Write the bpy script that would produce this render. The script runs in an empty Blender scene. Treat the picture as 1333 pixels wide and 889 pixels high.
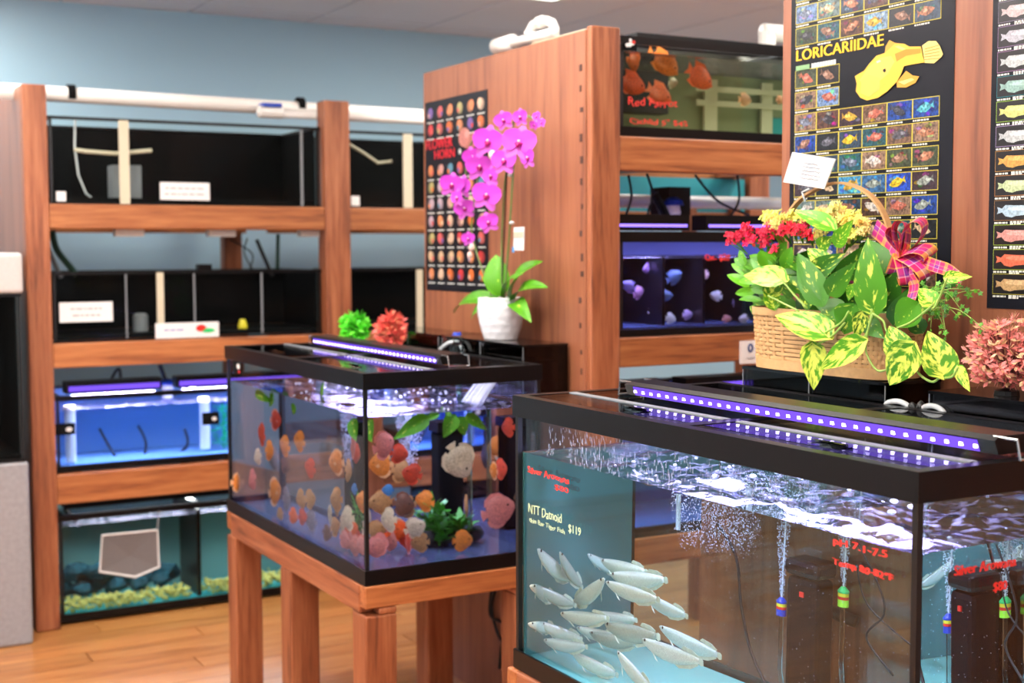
import bpy, bmesh, math, random
from mathutils import Vector, Matrix, noise as mnoise
random.seed(7)
R = math.radians
S = bpy.context.scene
COL = S.collection

# ------------------------------------------------------------------ camera
F, PITCH, YAW, ROLL, EYE = 1736.3, R(3.938), R(29.252), R(-0.2), 1.45
fw = Vector((math.sin(YAW)*math.cos(PITCH), math.cos(YAW)*math.cos(PITCH), -math.sin(PITCH)))
rt0 = Vector((math.cos(YAW), -math.sin(YAW), 0)); up0 = rt0.cross(fw)
rt = rt0*math.cos(ROLL)+up0*math.sin(ROLL); up = -rt0*math.sin(ROLL)+up0*math.cos(ROLL)
EYEP = Vector((0, 0, EYE))
cd = bpy.data.cameras.new('camera'); cam = bpy.data.objects.new('camera', cd); COL.objects.link(cam)
cam.matrix_world = Matrix((( rt.x, up.x, -fw.x, 0), (rt.y, up.y, -fw.y, 0), (rt.z, up.z, -fw.z, EYE), (0, 0, 0, 1)))
cd.sensor_width = 36; cd.lens = F/1333*36
cd.dof.use_dof = True; cd.dof.focus_distance = 2.3; cd.dof.aperture_fstop = 4.3
cd.clip_start = 0.05
S.camera = cam
# ------------------------------------------------------------------ world, exposure, ceiling daylight panels
S.view_settings.view_transform = 'Standard'; S.view_settings.look = 'None'
S.view_settings.gamma = 1; S.view_settings.exposure = -0.12
W = bpy.data.worlds.new('world'); S.world = W; W.use_nodes = True
W.node_tree.nodes['Background'].inputs[0].default_value = (0.92, 0.95, 1.0, 1)
W.node_tree.nodes['Background'].inputs[1].default_value = 0.95
CEIL = 2.63
PANEL_W = 27.0       # watts of each fluorescent ceiling panel
FILL_UPLIGHTS = [(0.3, 1.3), (0.3, 3.2), (-1.3, 2.2), (2.6, 0.8)]   # lamps added out of view to brighten the ceiling and back wall
FILL_UPLIGHT_W = 95.0
PANELS = [(3.00, 4.86), (0.6, 4.2), (0.6, 1.6), (3.2, 2.6), (-1.6, 3.0), (-1.6, 0.4), (1.0, -0.8), (3.9, 3.5), (4.8, 3.4), (1.5, 3.0), (0.5, 5.7)]  # last four: unseen panels added to brighten the back wall and ceiling

def ray(x, y): return fw + rt*((x-666.5)/F) - up*((y-444.5)/F)
def at(x, y, **k):                       # point of the plane X=, Y= or Z= seen at a place of the photo
    r = ray(x, y); (a, v), = k.items(); i = 'XYZ'.index(a)
    return EYEP + r*((v-EYEP[i])/r[i])
def pxm(P): return (Vector(P)-EYEP).dot(fw)/F      # metres per pixel at P

# ------------------------------------------------------------------ mesh builder
class MB:
    def __init__(s): s.v = []; s.f = []; s.m = []; s.c = None; s.cur = 0; s.uv = {}; s.cols = []; s.col = (1, 1, 1)
    def add(s, vs, fs, uv=None):
        o = len(s.v); s.v += [tuple(v) for v in vs]
        for f in fs: s.f.append([i+o for i in f]); s.m.append(s.cur); s.cols.append(s.col)
        if uv:
            for i, u in enumerate(uv): s.uv[o+i] = u
        return s
    def box(s, x0, x1, y0, y1, z0, z1):
        v = [(x, y, z) for x in (x0, x1) for y in (y0, y1) for z in (z0, z1)]
        return s.add(v, [(0, 1, 3, 2), (4, 6, 7, 5), (0, 4, 5, 1), (2, 3, 7, 6), (0, 2, 6, 4), (1, 5, 7, 3)])
    def obox(s, c, ax, ay, az):            # oriented box, half axes
        c = Vector(c); v = [c+ax*i+ay*j+az*k for i in (-1, 1) for j in (-1, 1) for k in (-1, 1)]
        f = [(0, 1, 3, 2), (4, 6, 7, 5), (0, 4, 5, 1), (2, 3, 7, 6), (0, 2, 6, 4), (1, 5, 7, 3)]
        if ax.cross(ay).dot(az) < 0: f = [t[::-1] for t in f]
        return s.add(v, f)
    def tube(s, pts, r, n=8, cap=True, close=False):
        pts = [Vector(p) for p in pts]; m = len(pts)
        if not hasattr(r, '__len__'): r = [r]*m
        t = (pts[1]-pts[0]).normalized(); a = t.orthogonal().normalized(); vs = []
        for i, p in enumerate(pts):
            if close: t2 = (pts[(i+1) % m]-pts[i-1]).normalized()
            else: t2 = (pts[min(i+1, m-1)]-pts[max(i-1, 0)]).normalized()
            q = t.rotation_difference(t2); a = q @ a; t = t2; b = t.cross(a)
            vs += [p+(a*math.cos(2*math.pi*k/n)+b*math.sin(2*math.pi*k/n))*r[i] for k in range(n)]
        fs = [(i*n+k, i*n+(k+1) % n, ((i+1) % m)*n+(k+1) % n, ((i+1) % m)*n+k) for i in range(m if close else m-1) for k in range(n)]
        if cap and not close: fs += [tuple(range(n))[::-1], tuple(range((m-1)*n, m*n))]
        return s.add(vs, fs)
    def lathe(s, prof, c=(0, 0, 0), n=20, cap=True, wob=None):   # prof: (r,z) from bottom up
        c = Vector(c); vs = []
        for i, (r, z) in enumerate(prof):
            for k in range(n):
                rr = r*(wob(i, k) if wob else 1); a = 2*math.pi*k/n
                vs.append(c+Vector((rr*math.cos(a), rr*math.sin(a), z)))
        m = len(prof)
        fs = [(i*n+k, i*n+(k+1) % n, (i+1)*n+(k+1) % n, (i+1)*n+k) for i in range(m-1) for k in range(n)]
        if cap: fs += [tuple(range(n))[::-1], tuple(range((m-1)*n, m*n))]
        return s.add(vs, fs)
    def ball(s, c, rx, ry=None, rz=None, n=8, k=6):
        ry = ry or rx; rz = rz or rx; c = Vector(c)
        vs = [c+Vector((0, 0, -rz))]
        for i in range(1, k):
            a = math.pi*i/k-math.pi/2
            vs += [c+Vector((rx*math.cos(a)*math.cos(2*math.pi*j/n), ry*math.cos(a)*math.sin(2*math.pi*j/n), rz*math.sin(a))) for j in range(n)]
        vs.append(c+Vector((0, 0, rz))); L = len(vs)-1
        fs = [(0, 1+(j+1) % n, 1+j) for j in range(n)]
        fs += [(1+i*n+j, 1+i*n+(j+1) % n, 1+(i+1)*n+(j+1) % n, 1+(i+1)*n+j) for i in range(k-2) for j in range(n)]
        fs += [(L, L-n+j, L-n+(j+1) % n) for j in range(n)]
        return s.add(vs, fs)
    def octa(s, c, r):
        c = Vector(c); d = [Vector(p)*r for p in ((1, 0, 0), (0, 1, 0), (-1, 0, 0), (0, -1, 0), (0, 0, 1), (0, 0, -1))]
        return s.add([c+p for p in d], [(0, 1, 4), (1, 2, 4), (2, 3, 4), (3, 0, 4), (1, 0, 5), (2, 1, 5), (3, 2, 5), (0, 3, 5)])
    def grid(s, fn, nu, nv, flip=False):   # fn(u,v)->point, u,v in 0..1
        vs = []; uv = []
        for j in range(nv+1):
            for i in range(nu+1): vs.append(fn(i/nu, j/nv)); uv.append((i/nu, j/nv))
        fs = []
        for j in range(nv):
            for i in range(nu):
                a = j*(nu+1)+i; q = (a, a+1, a+nu+2, a+nu+1); fs.append(q[::-1] if flip else q)
        return s.add(vs, fs, uv)
    def poly(s, pts, col=None):
        if col: s.col = col
        return s.add(pts, [tuple(range(len(pts)))])
    def mesh(s, name, mats, smooth=False, colors=False):
        me = bpy.data.meshes.new(name); me.from_pydata(s.v, [], s.f)
        for m in (mats if isinstance(mats, (list, tuple)) else [mats]): me.materials.append(m)
        me.polygons.foreach_set('material_index', s.m)
        if smooth: me.polygons.foreach_set('use_smooth', [True]*len(s.f))
        if s.uv:
            l = me.uv_layers.new(name='uv')
            for lp in me.loops: l.data[lp.index].uv = s.uv.get(lp.vertex_index, (0, 0))
        if colors:
            ca = me.color_attributes.new('print', 'FLOAT_COLOR', 'CORNER'); out = []
            for p in me.polygons:
                c = s.cols[p.index]; out += [c[0], c[1], c[2], 1.0]*p.loop_total
            ca.data.foreach_set('color', out)
        return me
    def build(s, name, mats, parent=None, smooth=False, colors=False):
        return link(name, s.mesh(name, mats, smooth, colors), parent)

def link(name, data, parent=None):
    o = bpy.data.objects.new(name, data); COL.objects.link(o)
    if parent: o.parent = parent; o.matrix_parent_inverse = Matrix.Translation(-parent.location) if parent.type == 'EMPTY' and not parent.get('rot') else Matrix.Identity(4)
    return o
def tag(o, label=None, cat=None, group=None, kind=None):
    for k, v in (('label', label), ('category', cat), ('group', group), ('kind', kind)):
        if v: o[k] = v
    return o
def thing(name, label, cat, loc=(0, 0, 0), group=None, kind=None):
    o = bpy.data.objects.new(name, None); COL.objects.link(o); o.location = loc; o.empty_display_size = .05
    return tag(o, label, cat, group, kind)
def local_thing(name, label, cat, M, group=None):      # Empty whose children are given in its own frame
    o = bpy.data.objects.new(name, None); COL.objects.link(o); o.matrix_world = M; o.empty_display_size = .05; o['rot'] = 1
    del o['rot']; return tag(o, label, cat, group)
def put(name, data, parent):                            # child in the parent's own frame
    o = bpy.data.objects.new(name, data); COL.objects.link(o); o.parent = parent; return o
def B(name, m, parent, *b, label=None):
    mb = MB(); mb.box(*b); o = mb.build(name, m, parent)
    if label: o['label'] = label
    return o
def bevel(o, w=.003, seg=2):
    m = o.modifiers.new('bevel', 'BEVEL'); m.width = w; m.segments = seg; m.limit_method = 'ANGLE'; return o

# ------------------------------------------------------------------ materials
def lin(c): return tuple(((x/255)/12.92 if x/255 <= .04045 else ((x/255+.055)/1.055)**2.4) for x in c)
def newmat(name):
    m = bpy.data.materials.new(name); m.use_nodes = True; nt = m.node_tree
    return m, nt, nt.nodes['Principled BSDF'], nt.nodes['Material Output']
def nd(nt, t, **k):
    n = nt.nodes.new(t)
    for a, v in k.items(): setattr(n, a, v)
    return n
def ramp(nt, stops):
    r = nd(nt, 'ShaderNodeValToRGB'); e = r.color_ramp.elements
    while len(e) < len(stops): e.new(.5)
    for i, (p, c) in enumerate(stops): e[i].position = p; e[i].color = (*lin(c), 1)
    return r
def plain(name, c, rough=.5, metal=0, spec=.5, bump=0, bscale=200, var=.0, emit=None, es=1):
    m, nt, b, o = newmat(name); c = lin(c)
    b.inputs['Base Color'].default_value = (*c, 1); b.inputs['Roughness'].default_value = rough
    b.inputs['Metallic'].default_value = metal; b.inputs['Specular IOR Level'].default_value = spec
    if var or bump:
        tc = nd(nt, 'ShaderNodeTexCoord'); n = nd(nt, 'ShaderNodeTexNoise'); n.inputs['Scale'].default_value = bscale; n.inputs['Detail'].default_value = 4
        nt.links.new(tc.outputs['Object'], n.inputs['Vector'])
        if var:
            mx = nd(nt, 'ShaderNodeMixRGB'); mx.inputs[1].default_value = (*[x*(1-var) for x in c], 1); mx.inputs[2].default_value = (*[min(1, x*(1+var)) for x in c], 1)
            nt.links.new(n.outputs[0], mx.inputs[0]); nt.links.new(mx.outputs[0], b.inputs['Base Color'])
        if bump:
            bp = nd(nt, 'ShaderNodeBump'); bp.inputs['Strength'].default_value = bump; bp.inputs['Distance'].default_value = .002
            nt.links.new(n.outputs[0], bp.inputs['Height']); nt.links.new(bp.outputs[0], b.inputs['Normal'])
    if emit: b.inputs['Emission Color'].default_value = (*lin(emit), 1); b.inputs['Emission Strength'].default_value = es
    return m
def wood(name, axis, c0, c1, c2, scale=1.0, rough=.45):
    m, nt, b, o = newmat(name)
    tc = nd(nt, 'ShaderNodeTexCoord'); mp = nd(nt, 'ShaderNodeMapping'); oi = nd(nt, 'ShaderNodeObjectInfo')
    sc = [14*scale]*3; sc['XYZ'.index(axis)] = .9*scale; mp.inputs['Scale'].default_value = sc
    sh = nd(nt, 'ShaderNodeVectorMath', operation='SCALE'); sh.inputs[0].default_value = (5, 3, 7)
    nt.links.new(oi.outputs['Random'], sh.inputs['Scale']); ad = nd(nt, 'ShaderNodeVectorMath', operation='ADD')
    nt.links.new(tc.outputs['Object'], ad.inputs[0]); nt.links.new(sh.outputs[0], ad.inputs[1]); nt.links.new(ad.outputs[0], mp.inputs[0])
    n = nd(nt, 'ShaderNodeTexNoise'); n.inputs['Scale'].default_value = 2.2; n.inputs['Detail'].default_value = 8; n.inputs['Distortion'].default_value = 1.2
    n2 = nd(nt, 'ShaderNodeTexNoise'); n2.inputs['Scale'].default_value = 14; n2.inputs['Detail'].default_value = 6
    nt.links.new(mp.outputs[0], n.inputs['Vector']); nt.links.new(mp.outputs[0], n2.inputs['Vector'])
    mx = nd(nt, 'ShaderNodeMath', operation='MULTIPLY_ADD'); mx.inputs[1].default_value = .35
    nt.links.new(n2.outputs[0], mx.inputs[0]); nt.links.new(n.outputs[0], mx.inputs[2])
    rp = ramp(nt, [(.42, c0), (.62, c1), (.85, c2)]); nt.links.new(mx.outputs[0], rp.inputs[0])
    hs = nd(nt, 'ShaderNodeHueSaturation'); mr = nd(nt, 'ShaderNodeMapRange'); mr.inputs[3].default_value = .86; mr.inputs[4].default_value = 1.12
    nt.links.new(oi.outputs['Random'], mr.inputs[0]); nt.links.new(mr.outputs[0], hs.inputs['Value']); nt.links.new(rp.outputs[0], hs.inputs['Color'])
    nt.links.new(hs.outputs[0], b.inputs['Base Color']); b.inputs['Roughness'].default_value = rough
    bp = nd(nt, 'ShaderNodeBump'); bp.inputs['Strength'].default_value = .25; bp.inputs['Distance'].default_value = .002
    nt.links.new(mx.outputs[0], bp.inputs['Height']); nt.links.new(bp.outputs[0], b.inputs['Normal'])
    return m
def thin_glass(name, tint=(.95, .98, .97), mul=1.0, rough=0.0):
    m, nt, b, o = newmat(name); nt.nodes.remove(b)
    t = nd(nt, 'ShaderNodeBsdfTransparent'); t.inputs[0].default_value = (*tint, 1)
    g = nd(nt, 'ShaderNodeBsdfGlossy'); g.inputs['Roughness'].default_value = rough
    fr = nd(nt, 'ShaderNodeFresnel'); fr.inputs[0].default_value = 1.45
    mm = nd(nt, 'ShaderNodeMath', operation='MULTIPLY'); mm.inputs[1].default_value = mul
    mx = nd(nt, 'ShaderNodeMixShader'); nt.links.new(fr.outputs[0], mm.inputs[0]); nt.links.new(mm.outputs[0], mx.inputs[0])
    nt.links.new(t.outputs[0], mx.inputs[1]); nt.links.new(g.outputs[0], mx.inputs[2]); nt.links.new(mx.outputs[0], o.inputs[0])
    return m
def water_side(name, tint):
    m, nt, b, o = newmat(name); nt.nodes.remove(b)
    g = nd(nt, 'ShaderNodeBsdfGlass'); g.inputs['Color'].default_value = (*tint, 1); g.inputs['Roughness'].default_value = 0; g.inputs['IOR'].default_value = 1.333
    nt.links.new(g.outputs[0], o.inputs[0]); return m
def water_top(name, tint, bump=.6, sc=35, foam=(.75, .75, 1), fa=.35):
    m, nt, b, o = newmat(name)
    tc = nd(nt, 'ShaderNodeTexCoord'); n = nd(nt, 'ShaderNodeTexNoise'); n.inputs['Scale'].default_value = sc; n.inputs['Detail'].default_value = 5; n.inputs['Distortion'].default_value = .8
    nt.links.new(tc.outputs['Object'], n.inputs['Vector'])
    bp = nd(nt, 'ShaderNodeBump'); bp.inputs['Strength'].default_value = bump; bp.inputs['Distance'].default_value = .01; nt.links.new(n.outputs[0], bp.inputs['Height'])
    t = nd(nt, 'ShaderNodeBsdfTransparent'); t.inputs[0].default_value = (*tint, 1)
    g = nd(nt, 'ShaderNodeBsdfGlossy'); g.inputs['Roughness'].default_value = .1; g.inputs['Color'].default_value = (.66, .62, .95, 1); nt.links.new(bp.outputs[0], g.inputs['Normal'])
    fr = nd(nt, 'ShaderNodeFresnel'); fr.inputs[0].default_value = 1.33; nt.links.new(bp.outputs[0], fr.inputs['Normal'])
    mx = nd(nt, 'ShaderNodeMixShader'); nt.links.new(fr.outputs[0], mx.inputs[0]); nt.links.new(t.outputs[0], mx.inputs[1]); nt.links.new(g.outputs[0], mx.inputs[2])
    # froth: fine white bubbles riding on the agitated surface
    b.inputs['Base Color'].default_value = (*foam, 1); b.inputs['Roughness'].default_value = .4
    n2 = nd(nt, 'ShaderNodeTexNoise'); n2.inputs['Scale'].default_value = sc*2.2; n2.inputs['Detail'].default_value = 6; nt.links.new(tc.outputs['Object'], n2.inputs['Vector'])
    rp = ramp(nt, [(.5, (0, 0, 0)), (.72, (255, 255, 255))]); nt.links.new(n2.outputs[0], rp.inputs[0])
    m2 = nd(nt, 'ShaderNodeMath', operation='MULTIPLY'); m2.inputs[1].default_value = fa; nt.links.new(rp.outputs[0], m2.inputs[0])
    mx2 = nd(nt, 'ShaderNodeMixShader'); nt.links.new(m2.outputs[0], mx2.inputs[0]); nt.links.new(mx.outputs[0], mx2.inputs[1]); nt.links.new(b.outputs[0], mx2.inputs[2])
    nt.links.new(mx2.outputs[0], o.inputs[0]); return m
def emitmat(name, c, s):
    m, nt, b, o = newmat(name); nt.nodes.remove(b); e = nd(nt, 'ShaderNodeEmission'); e.inputs[0].default_value = (*lin(c), 1); e.inputs[1].default_value = s
    nt.links.new(e.outputs[0], o.inputs[0]); return m
def frothmat(name, op):
    m, nt, b, o = newmat(name); b.inputs['Base Color'].default_value = (.85, .88, 1, 1); b.inputs['Roughness'].default_value = .1; b.inputs['Alpha'].default_value = op; return m
def printmat(name, rough=.35, grain=0.0, gs=300):        # flat print: colours come from the printed colour attribute
    m, nt, b, o = newmat(name); a = nd(nt, 'ShaderNodeAttribute'); a.attribute_name = 'print'
    src = a.outputs['Color']
    if grain:
        tc = nd(nt, 'ShaderNodeTexCoord'); n = nd(nt, 'ShaderNodeTexNoise'); n.inputs['Scale'].default_value = gs; n.inputs['Detail'].default_value = 3
        nt.links.new(tc.outputs['Object'], n.inputs['Vector']); rp = ramp(nt, [(.36, (90, 90, 90)), (.62, (255, 255, 255))]); nt.links.new(n.outputs[0], rp.inputs[0])
        mx = nd(nt, 'ShaderNodeMixRGB', blend_type='MULTIPLY'); mx.inputs[0].default_value = grain
        nt.links.new(src, mx.inputs[1]); nt.links.new(rp.outputs[0], mx.inputs[2]); src = mx.outputs[0]
    nt.links.new(src, b.inputs['Base Color']); b.inputs['Roughness'].default_value = rough; return m
def objcol(name, rough=.35, spec=.5, vs=40, v0=.75, metal=0, sss=0):   # colour of the individual (object colour) with mottling
    m, nt, b, o = newmat(name); oi = nd(nt, 'ShaderNodeObjectInfo'); tc = nd(nt, 'ShaderNodeTexCoord')
    n = nd(nt, 'ShaderNodeTexNoise'); n.inputs['Scale'].default_value = vs; n.inputs['Detail'].default_value = 4; nt.links.new(tc.outputs['Object'], n.inputs['Vector'])
    mr = nd(nt, 'ShaderNodeMapRange'); mr.inputs[1].default_value = .3; mr.inputs[2].default_value = .7; mr.inputs[3].default_value = v0; mr.inputs[4].default_value = 1.15
    nt.links.new(n.outputs[0], mr.inputs[0]); hs = nd(nt, 'ShaderNodeHueSaturation'); nt.links.new(mr.outputs[0], hs.inputs['Value']); nt.links.new(oi.outputs['Color'], hs.inputs['Color'])
    last = hs.outputs[0]
    if sss:                                             # darker back above the flank
        sz = nd(nt, 'ShaderNodeSeparateXYZ'); nt.links.new(tc.outputs['Object'], sz.inputs[0]); m2 = nd(nt, 'ShaderNodeMapRange'); m2.inputs[1].default_value = .012; m2.inputs[2].default_value = .05; nt.links.new(sz.outputs[2], m2.inputs[0])
        mc = nd(nt, 'ShaderNodeMixRGB'); mc.inputs[2].default_value = (*lin((104, 118, 104)), 1); nt.links.new(m2.outputs[0], mc.inputs[0]); nt.links.new(last, mc.inputs[1]); last = mc.outputs[0]
    nt.links.new(last, b.inputs['Base Color']); b.inputs['Roughness'].default_value = rough; b.inputs['Metallic'].default_value = metal; b.inputs['Specular IOR Level'].default_value = spec
    return m
def leafmat(name):            # object colour: R = how much yellow marking, G = brightness of the green
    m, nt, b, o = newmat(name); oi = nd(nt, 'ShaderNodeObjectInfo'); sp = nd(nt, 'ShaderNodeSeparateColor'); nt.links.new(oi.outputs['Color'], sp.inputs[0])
    uv = nd(nt, 'ShaderNodeUVMap'); uv.uv_map = 'uv'; sx = nd(nt, 'ShaderNodeSeparateXYZ'); nt.links.new(uv.outputs[0], sx.inputs[0])
    s1 = nd(nt, 'ShaderNodeMath', operation='SUBTRACT'); s1.inputs[1].default_value = .5; nt.links.new(sx.outputs[0], s1.inputs[0])
    ab = nd(nt, 'ShaderNodeMath', operation='ABSOLUTE'); nt.links.new(s1.outputs[0], ab.inputs[0])
    # vein coordinate: along - 0.9*across
    vc = nd(nt, 'ShaderNodeMath', operation='MULTIPLY_ADD'); vc.inputs[1].default_value = -.7; nt.links.new(ab.outputs[0], vc.inputs[0]); nt.links.new(sx.outputs[1], vc.inputs[2])
    cb = nd(nt, 'ShaderNodeCombineXYZ'); rv = nd(nt, 'ShaderNodeMath', operation='MULTIPLY'); rv.inputs[1].default_value = 40; nt.links.new(oi.outputs['Random'], rv.inputs[0])
    v14 = nd(nt, 'ShaderNodeMath', operation='MULTIPLY'); v14.inputs[1].default_value = 7; nt.links.new(vc.outputs[0], v14.inputs[0])
    u3 = nd(nt, 'ShaderNodeMath', operation='MULTIPLY'); u3.inputs[1].default_value = 6.; nt.links.new(s1.outputs[0], u3.inputs[0])
    nt.links.new(u3.outputs[0], cb.inputs[0]); nt.links.new(v14.outputs[0], cb.inputs[1]); nt.links.new(rv.outputs[0], cb.inputs[2])
    n = nd(nt, 'ShaderNodeTexNoise'); n.inputs['Scale'].default_value = 1.0; n.inputs['Detail'].default_value = 5; nt.links.new(cb.outputs[0], n.inputs['Vector'])
    # midrib bonus
    mrb = nd(nt, 'ShaderNodeMapRange'); mrb.inputs[1].default_value = 0; mrb.inputs[2].default_value = .12; mrb.inputs[3].default_value = .12; mrb.inputs[4].default_value = 0; nt.links.new(ab.outputs[0], mrb.inputs[0])
    a1 = nd(nt, 'ShaderNodeMath', operation='ADD'); nt.links.new(n.outputs[0], a1.inputs[0]); nt.links.new(mrb.outputs[0], a1.inputs[1])
    a2 = nd(nt, 'ShaderNodeMath', operation='MULTIPLY_ADD'); a2.inputs[1].default_value = .30; nt.links.new(sp.outputs[0], a2.inputs[0]); nt.links.new(a1.outputs[0], a2.inputs[2])
    mr = nd(nt, 'ShaderNodeMapRange'); mr.inputs[1].default_value = .70; mr.inputs[2].default_value = .83; nt.links.new(a2.outputs[0], mr.inputs[0])
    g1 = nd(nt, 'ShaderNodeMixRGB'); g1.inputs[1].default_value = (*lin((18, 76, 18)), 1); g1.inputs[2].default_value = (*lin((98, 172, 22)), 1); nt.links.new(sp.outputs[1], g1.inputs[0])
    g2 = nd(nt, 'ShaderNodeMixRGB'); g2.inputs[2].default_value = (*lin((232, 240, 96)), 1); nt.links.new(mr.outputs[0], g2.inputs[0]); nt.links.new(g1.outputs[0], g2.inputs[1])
    nt.links.new(g2.outputs[0], b.inputs['Base Color']); b.inputs['Roughness'].default_value = .4; b.inputs['Specular IOR Level'].default_value = .3
    bp = nd(nt, 'ShaderNodeBump'); bp.inputs['Strength'].default_value = .3; bp.inputs['Distance'].default_value = .002; nt.links.new(n.outputs[0], bp.inputs['Height']); nt.links.new(bp.outputs[0], b.inputs['Normal'])
    return m

WC = ((92, 46, 27), (142, 80, 48), (168, 104, 68))
WO = ((104, 54, 28), (156, 90, 48), (180, 114, 66))
M = dict(
    post=wood('stained_post_wood', 'Z', *WC), railx=wood('stained_rail_wood_x', 'X', *WO), raily=wood('stained_rail_wood_y', 'Y', *WC),
    ply=wood('stained_plywood', 'Z', (98, 54, 36), (132, 78, 52), (150, 94, 64), .55, .4),
    floor=wood('floor_planks', 'X', (140, 84, 42), (174, 112, 58), (192, 134, 76), .8, .3),
    wall=plain('blue_wall_paint', (172, 206, 224), .7, bump=.1, bscale=60), ceil=plain('ceiling_tile', (236, 230, 234), .85, bump=.4, bscale=300, var=.03),
    grid=plain('ceiling_grid', (196, 190, 192), .6),
    black=plain('black_plastic', (12, 11, 12), .3, 0, .25), blackm=plain('matt_black', (10, 10, 11), .8, 0, .12), acryl=plain('black_acrylic', (10, 10, 12), .08),
    seam=plain('black_silicone', (8, 8, 9), .4), steel=plain('chrome', (200, 200, 200), .2, 1), pvc=plain('white_pvc', (236, 232, 226), .35),
    cream=plain('cream_strip', (206, 196, 170), .5), white=plain('white_card', (236, 234, 232), .6), grey=plain('grey_plastic', (120, 124, 128), .5),
    ink=plain('grey_ink', (110, 112, 120), .7), blue=plain('blue_plastic', (20, 60, 170), .35), red=plain('red_plastic', (215, 40, 30), .4),
    green=plain('green_plastic', (40, 200, 110), .4), lime=plain('lime_plastic', (170, 235, 60), .4), yellow=plain('yellow_plastic', (235, 215, 50), .4),
    glass=thin_glass('tank_glass', (.965, .985, .975), .10), lid=thin_glass('lid_glass', (.93, .95, .96), .8), smoke=thin_glass('smoked_acrylic', (.5, .5, .55), 1.0), bot2=plain('blue_grey_bottom', (74, 84, 112), .15), tealclear=thin_glass('pale_teal_tube', (.62, .85, .82), 1.4),
    clear=thin_glass('clear_acrylic', (.88, .92, .92), 1.0), teal=plain('teal_film', (78, 132, 134), .5), bottom3=plain('pale_aqua_bottom', (130, 196, 190), .2, 0, .25),
    bluebk=plain('blue_background', (112, 156, 196), .6), tealwall=plain('teal_backing', (40, 150, 160), .6),
    granite=plain('speckled_grey_laminate', (150, 148, 150), .5, bscale=60, var=.25), granite2=plain('pale_speckled_laminate', (200, 192, 188), .5, bscale=120, var=.15),
    cord=plain('black_cord', (14, 16, 18), .5), cordt=plain('dark_green_hose', (20, 70, 50), .4), tubew=plain('white_tubing', (215, 222, 225), .25),
    leaf=leafmat('variegated_leaf'), stem=plain('green_stem', (150, 180, 80), .4), fish=objcol('fish_skin', .35, .5, 24, .55), silver=objcol('silver_scales', .3, .6, 90, .82, .15, 1),
    fin=objcol('fish_fin', .5, .3, 20, .9), eye=plain('fish_eye', (10, 10, 12), .1), flower=objcol('petal', .55, .3, 60, .85),
    plast=objcol('plastic_plant', .4, .4, 80, .75), ledw=emitmat('led_white', (205, 190, 255), 9), diffuser=emitmat('ceiling_diffuser', (255, 250, 240), 4.0),
    ledp=emitmat('led_violet', (130, 90, 255), 1.3), print=printmat('poster_print', .3), photo=printmat('photo_print', .3, .85, 190), sheet=plain('poster_black', (19, 20, 27), .35, 0, .2), mist=frothmat('condensation_droplets', .22),
    bow=None, ceramic=plain('white_ceramic', (240, 240, 242), .12), wicker=plain('basket_splint', (206, 160, 106), .5, bscale=90, var=.22),
    bubble=frothmat('bubble', .45), redink=plain('red_marker', (230, 50, 40), .6), whink=plain('pale_marker', (214, 240, 190), .6, emit=(200, 230, 180), es=.0),
    stone=objcol('stone', .8, .3, 30, .7), net=plain('net_fabric', (112, 106, 104), .9, bump=1, bscale=400, var=.3), sponge=plain('filter_sponge', (16, 17, 22), .9, bump=1, bscale=250),
    soil=plain('potting_soil', (40, 28, 18), .9), bulb=plain('hub_white', (220, 220, 225), .3),
)

# ================================================================== the room
def struct(o): o['kind'] = 'structure'; return o
fl = MB(); fl.box(-3, 6, -2.5, 6.6, -.06, -.012); fl = struct(fl.build('floor', M['floor']))
pl = MB(); pl.box(-.598, .598, -.061, .061, -.012, 0); plm = pl.mesh('plank', M['floor'])
for r_ in range(33):
    y = 2.6+r_*.124
    for c_ in range(5):
        x = -.6+((r_*.437) % 1.2)+c_*1.2-.9
        o = bpy.data.objects.new('plank', plm); COL.objects.link(o); o.location = (x, y, 0); o.parent = fl
struct(B('wall_back', M['wall'], None, -3, 6, 6.6, 6.7, -.06, 2.75))
struct(B('wall_right', M['wall'], None, 6, 6.1, -2.5, 6.7, -.06, 2.75))
ce = struct(B('ceiling', M['grid'], None, -3, 6, -2.5, 6.6, CEIL+.004, CEIL+.06))
tm = MB(); tm.box(-.297, .297, -.6, .6, 0, .012); tmesh = tm.mesh('ceiling_tile', M['ceil'])
for i in range(15):
    for j in range(8):
        x = -2.7+i*.61; y = -1.9+j*1.215+.35
        if any(abs(x-a) < .5 and abs(y-b) < .9 for a, b in PANELS[:0]): continue
        o = bpy.data.objects.new('ceiling_tile', tmesh); COL.objects.link(o); o.location = (x, y, CEIL-.008); o.parent = ce
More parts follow.
